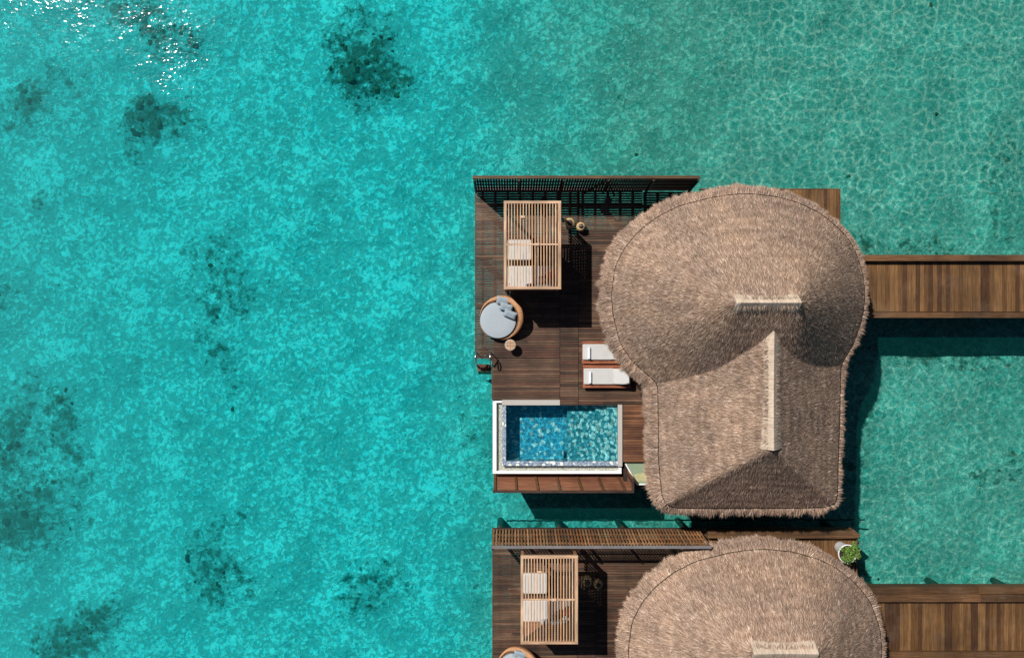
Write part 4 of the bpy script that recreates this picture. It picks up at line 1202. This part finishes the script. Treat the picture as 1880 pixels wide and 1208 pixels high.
# ------------------------------------------------------------------ sun loungers
def lounger(px0, px1, py0, py1, m0, m1, label, towel_label, tx, ty0, ty1):
    x0, x1, y0, y1 = X(px0), X(px1), Y(py1), Y(py0)
    e = thing('sun_lounger', label, 'sun lounger', (x0, y0, ZD), 'sun loungers beside the thatched roof')
    zt = ZD + .30
    for ya, yb in ((y0, y0 + .075), (y1 - .075, y1)):
        mb = MB(); mb.box(x0, x1, ya, yb, zt - .09, zt); mb.box(x0, x1, ya + (.05 if ya == y0 else -.0), yb + (.0 if ya == y0 else -.05), zt - .12, zt - .092); mb.build('side_rail', M['lounger'], e, bevel=.006)
    mb = MB()
    x = x0 + .01
    while x < x1 - .05: mb.box(x, x + .07, y0 + .078, y1 - .078, zt - .05, zt - .025); x += .09
    mb.build('slats', M['lounger'], e)
    for x in (x0 + .15, x1 - .25):
        for y in (y0 + .04, y1 - .04):
            mb = MB(); mb.box(x - .04, x + .04, y - .032, y + .032, ZD, zt - .122); mb.build('leg', M['lounger'], e)
    ma, mb_ = Y(m1), Y(m0); xm = X(px0 + 1.5); xh = x0 + 1.27
    mb = MB(); slab(mb, xm, xh, ma, mb_, zt - .015, zt + .075, .025); mb.build('mattress', M['fabric_white'], e)
    # raised head part
    mb = MB(); n = 8; top = []; bot = []
    Lh = .70
    for i in range(n + 1):
        u = i / n; a = R(30); xx = xh + .02 + Lh * math.cos(a) * u; zz = zt + Lh * math.sin(a) * u
        ins = .055 * max(0, (u - .55) / .45) ** 2
        edge = .02 if u in (0, 1) else 0
        top.append([(xx - .04, ma + ins + .012, zz + .06 - edge), (xx - .045, ma + ins + .05, zz + .085 - edge), (xx - .045, mb_ - ins - .05, zz + .085 - edge), (xx - .04, mb_ - ins - .012, zz + .06 - edge)])
        bot.append([(xx, ma + ins + .012, zz), (xx, ma + ins + .05, zz), (xx, mb_ - ins - .05, zz), (xx, mb_ - ins - .012, zz)])
    mb.grid(top, .5, flip=True); mb.grid(bot, .5); mb.grid([top[0], bot[0]], .5); mb.grid([top[-1], bot[-1]], .5, flip=True)
    mb.grid([[r[0] for r in top], [r[0] for r in bot]], .5); mb.grid([[r[-1] for r in top], [r[-1] for r in bot]], .5, flip=True)
    hd = mb.build('headrest', M['fabric_white'], e)
    mb = MB(); a = R(30)
    for yy in (ma + .05, mb_ - .05): mb.beam((xh + .03, yy, zt - .01), (xh + .03 + Lh * math.cos(a), yy, zt + Lh * math.sin(a) - .02), .03, .03)
    mb.beam((xh + .5, (ma + mb_) / 2 - .2, zt - .02), (xh + .5, (ma + mb_) / 2 + .2, zt + .22), .03, .03)
    mb.build('back_frame', M['lounger'], e)
    # rolled towel
    c = (X(tx), (Y(ty0) + Y(ty1)) / 2, zt + .077)
    tw = thing('rolled_towel', towel_label, 'towel', c, 'rolled towels on the loungers')
    mb = MB(); L = (Y(ty0) - Y(ty1)); sp = []
    ns = 46; rows = []
    for k in range(ns):
        th = k / ns * 4.5 * math.pi; rr = .062 - .045 * k / ns
        rows.append([(c[0] + rr * math.cos(th), c[1] - L / 2 + (.004 if k % 7 == 3 else 0), c[2] + .062 + rr * math.sin(th)), (c[0] + rr * math.cos(th), c[1] + L / 2, c[2] + .062 + rr * math.sin(th))])
    mb.grid(rows, .5); mb.build('roll', M['towel'], tw, smooth=True)
lounger(1067, 1155, 626.5, 667, 631.5, 660, 'sun lounger half under the thatch, nearer the daybed', 'rolled white towel on the lounger nearer the daybed', 1079.5, 637, 658)
lounger(1069, 1157, 670, 711, 675.5, 704.5, 'sun lounger with its raised head in view, nearer the pool', 'rolled white towel on the lounger nearer the pool', 1081.5, 681.5, 702)

# ------------------------------------------------------------------ sea ladder
def ladder():
    e = thing('sea_ladder', 'stainless steel ladder with brown steps from the deck notch into the sea', 'ladder', (X(888), Y(660), ZD))
    xs_ = (X(874.5), X(900.5)); y = Y(660)
    for x in xs_:
        mb = MB(); pts = []
        pts.append((x, y + .30, ZD + .01)); pts.append((x, y + .30, ZD + .55))
        for k in range(7):
            a = math.pi - k * math.pi / 6; pts.append((x, y + .10 + .20 * math.cos(a), ZD + .60 + .2 * math.sin(a)))
        pts += [(x, y - .14, ZD + .3), (x, y - .24, ZD - .2), (x, y - .72, -1.1)]
        mb.tube(pts, .028, 10); mb.build('rail', M['chrome'], e, smooth=True)
    for k in range(6):
        u = k / 5; zz = ZD - .3 - u * 1.9; yy = y - .26 - (ZD - .2 - zz) * .20
        mb = MB(); mb.box(xs_[0] + .02, xs_[1] - .02, yy - .07, yy + .07, zz - .02, zz + .02); mb.build('step', M['deck_warm'], e, bevel=.005)
    mb = MB(); mb.box(X(875), X(901), y - .52, y - .34, ZD - .62, ZD - .57); mb.build('platform', M['deck_x'], e)
ladder()

# ------------------------------------------------------------------ planter and shrub
def planter():
    c = (X(1541.5), Y(1003.5), ZD); h = 1.15
    e = thing('planter', 'tall white conical planter on the lower deck by the boardwalk', 'planter', c)
    tip = Vector((*W(1556.5, 1017, h), 0)); dx_ = tip.x - c[0]; dy_ = tip.y - c[1]
    prof = [(.22, 0), (.235, .04), (.25, .3), (.30, .7), (.37, 1.05), (.385, 1.13), (.375, 1.15), (.345, 1.15), (.33, 1.05), (.32, 1.0)]
    vs = []; n = 48; fs = []
    for r, z in prof:
        k = z / h
        for i in range(n):
            a = 2 * math.pi * i / n; vs.append((c[0] + dx_ * k + r * math.cos(a), c[1] + dy_ * k + r * math.sin(a), c[2] + z))
    for j in range(len(prof) - 1):
        for i in range(n): fs.append((j*n+i, j*n+(i+1) % n, (j+1)*n+(i+1) % n, (j+1)*n+i))
    mb = MB(); mb.add(vs, fs); mb.build('pot', M['pot'], e, smooth=True)
    mb = MB(); mb.lathe((c[0] + dx_ * .88, c[1] + dy_ * .88, c[2] + 1.0), [(.325, 0), (.32, .02)], 32); mb.build('soil', M['soil'], e)
    s = (c[0] + dx_ + .02, c[1] + dy_ + .03, c[2] + 1.02)
    sh = thing('shrub', 'small green leafy shrub growing in the white planter', 'shrub', s)
    N = 1500; V = []; F = []; A = []
    mb = MB(); st = MB()
    tips = []
    for k in range(34):
        a = random.uniform(0, 6.28); r = random.uniform(.05, .40) * (1.15 if -1.2 < a < 1.2 else .85); hh = random.uniform(.12, .42) * (1.2 - r)
        tp = Vector((s[0] + r * math.cos(a) + .04, s[1] + r * math.sin(a), s[2] + hh)); tips.append(tp)
        st.tube([(s[0], s[1], s[2]), ((s[0] + tp.x) / 2, (s[1] + tp.y) / 2, s[2] + hh * .7), tp], .006, 5)
    for k in range(1700):
        tp = random.choice(tips); p = tp + Vector((random.gauss(0, .045), random.gauss(0, .045), random.gauss(0, .04)))
        a = random.uniform(0, 6.28); L = random.uniform(.035, .06); w = L * .45
        d = Vector((math.cos(a), math.sin(a), random.uniform(-.4, .6))).normalized(); q = d.cross(Vector((random.gauss(0, .3), random.gauss(0, .3), 1))).normalized()
        mb.add([p, p + d * L * .5 + q * w, p + d * L, p + d * L * .5 - q * w], [(0, 1, 2, 3)], min(1, max(0, random.gauss(.5, .22))))
    mb.build('foliage', M['leaf'], sh); st.build('stems', M['pile'], sh)
planter()
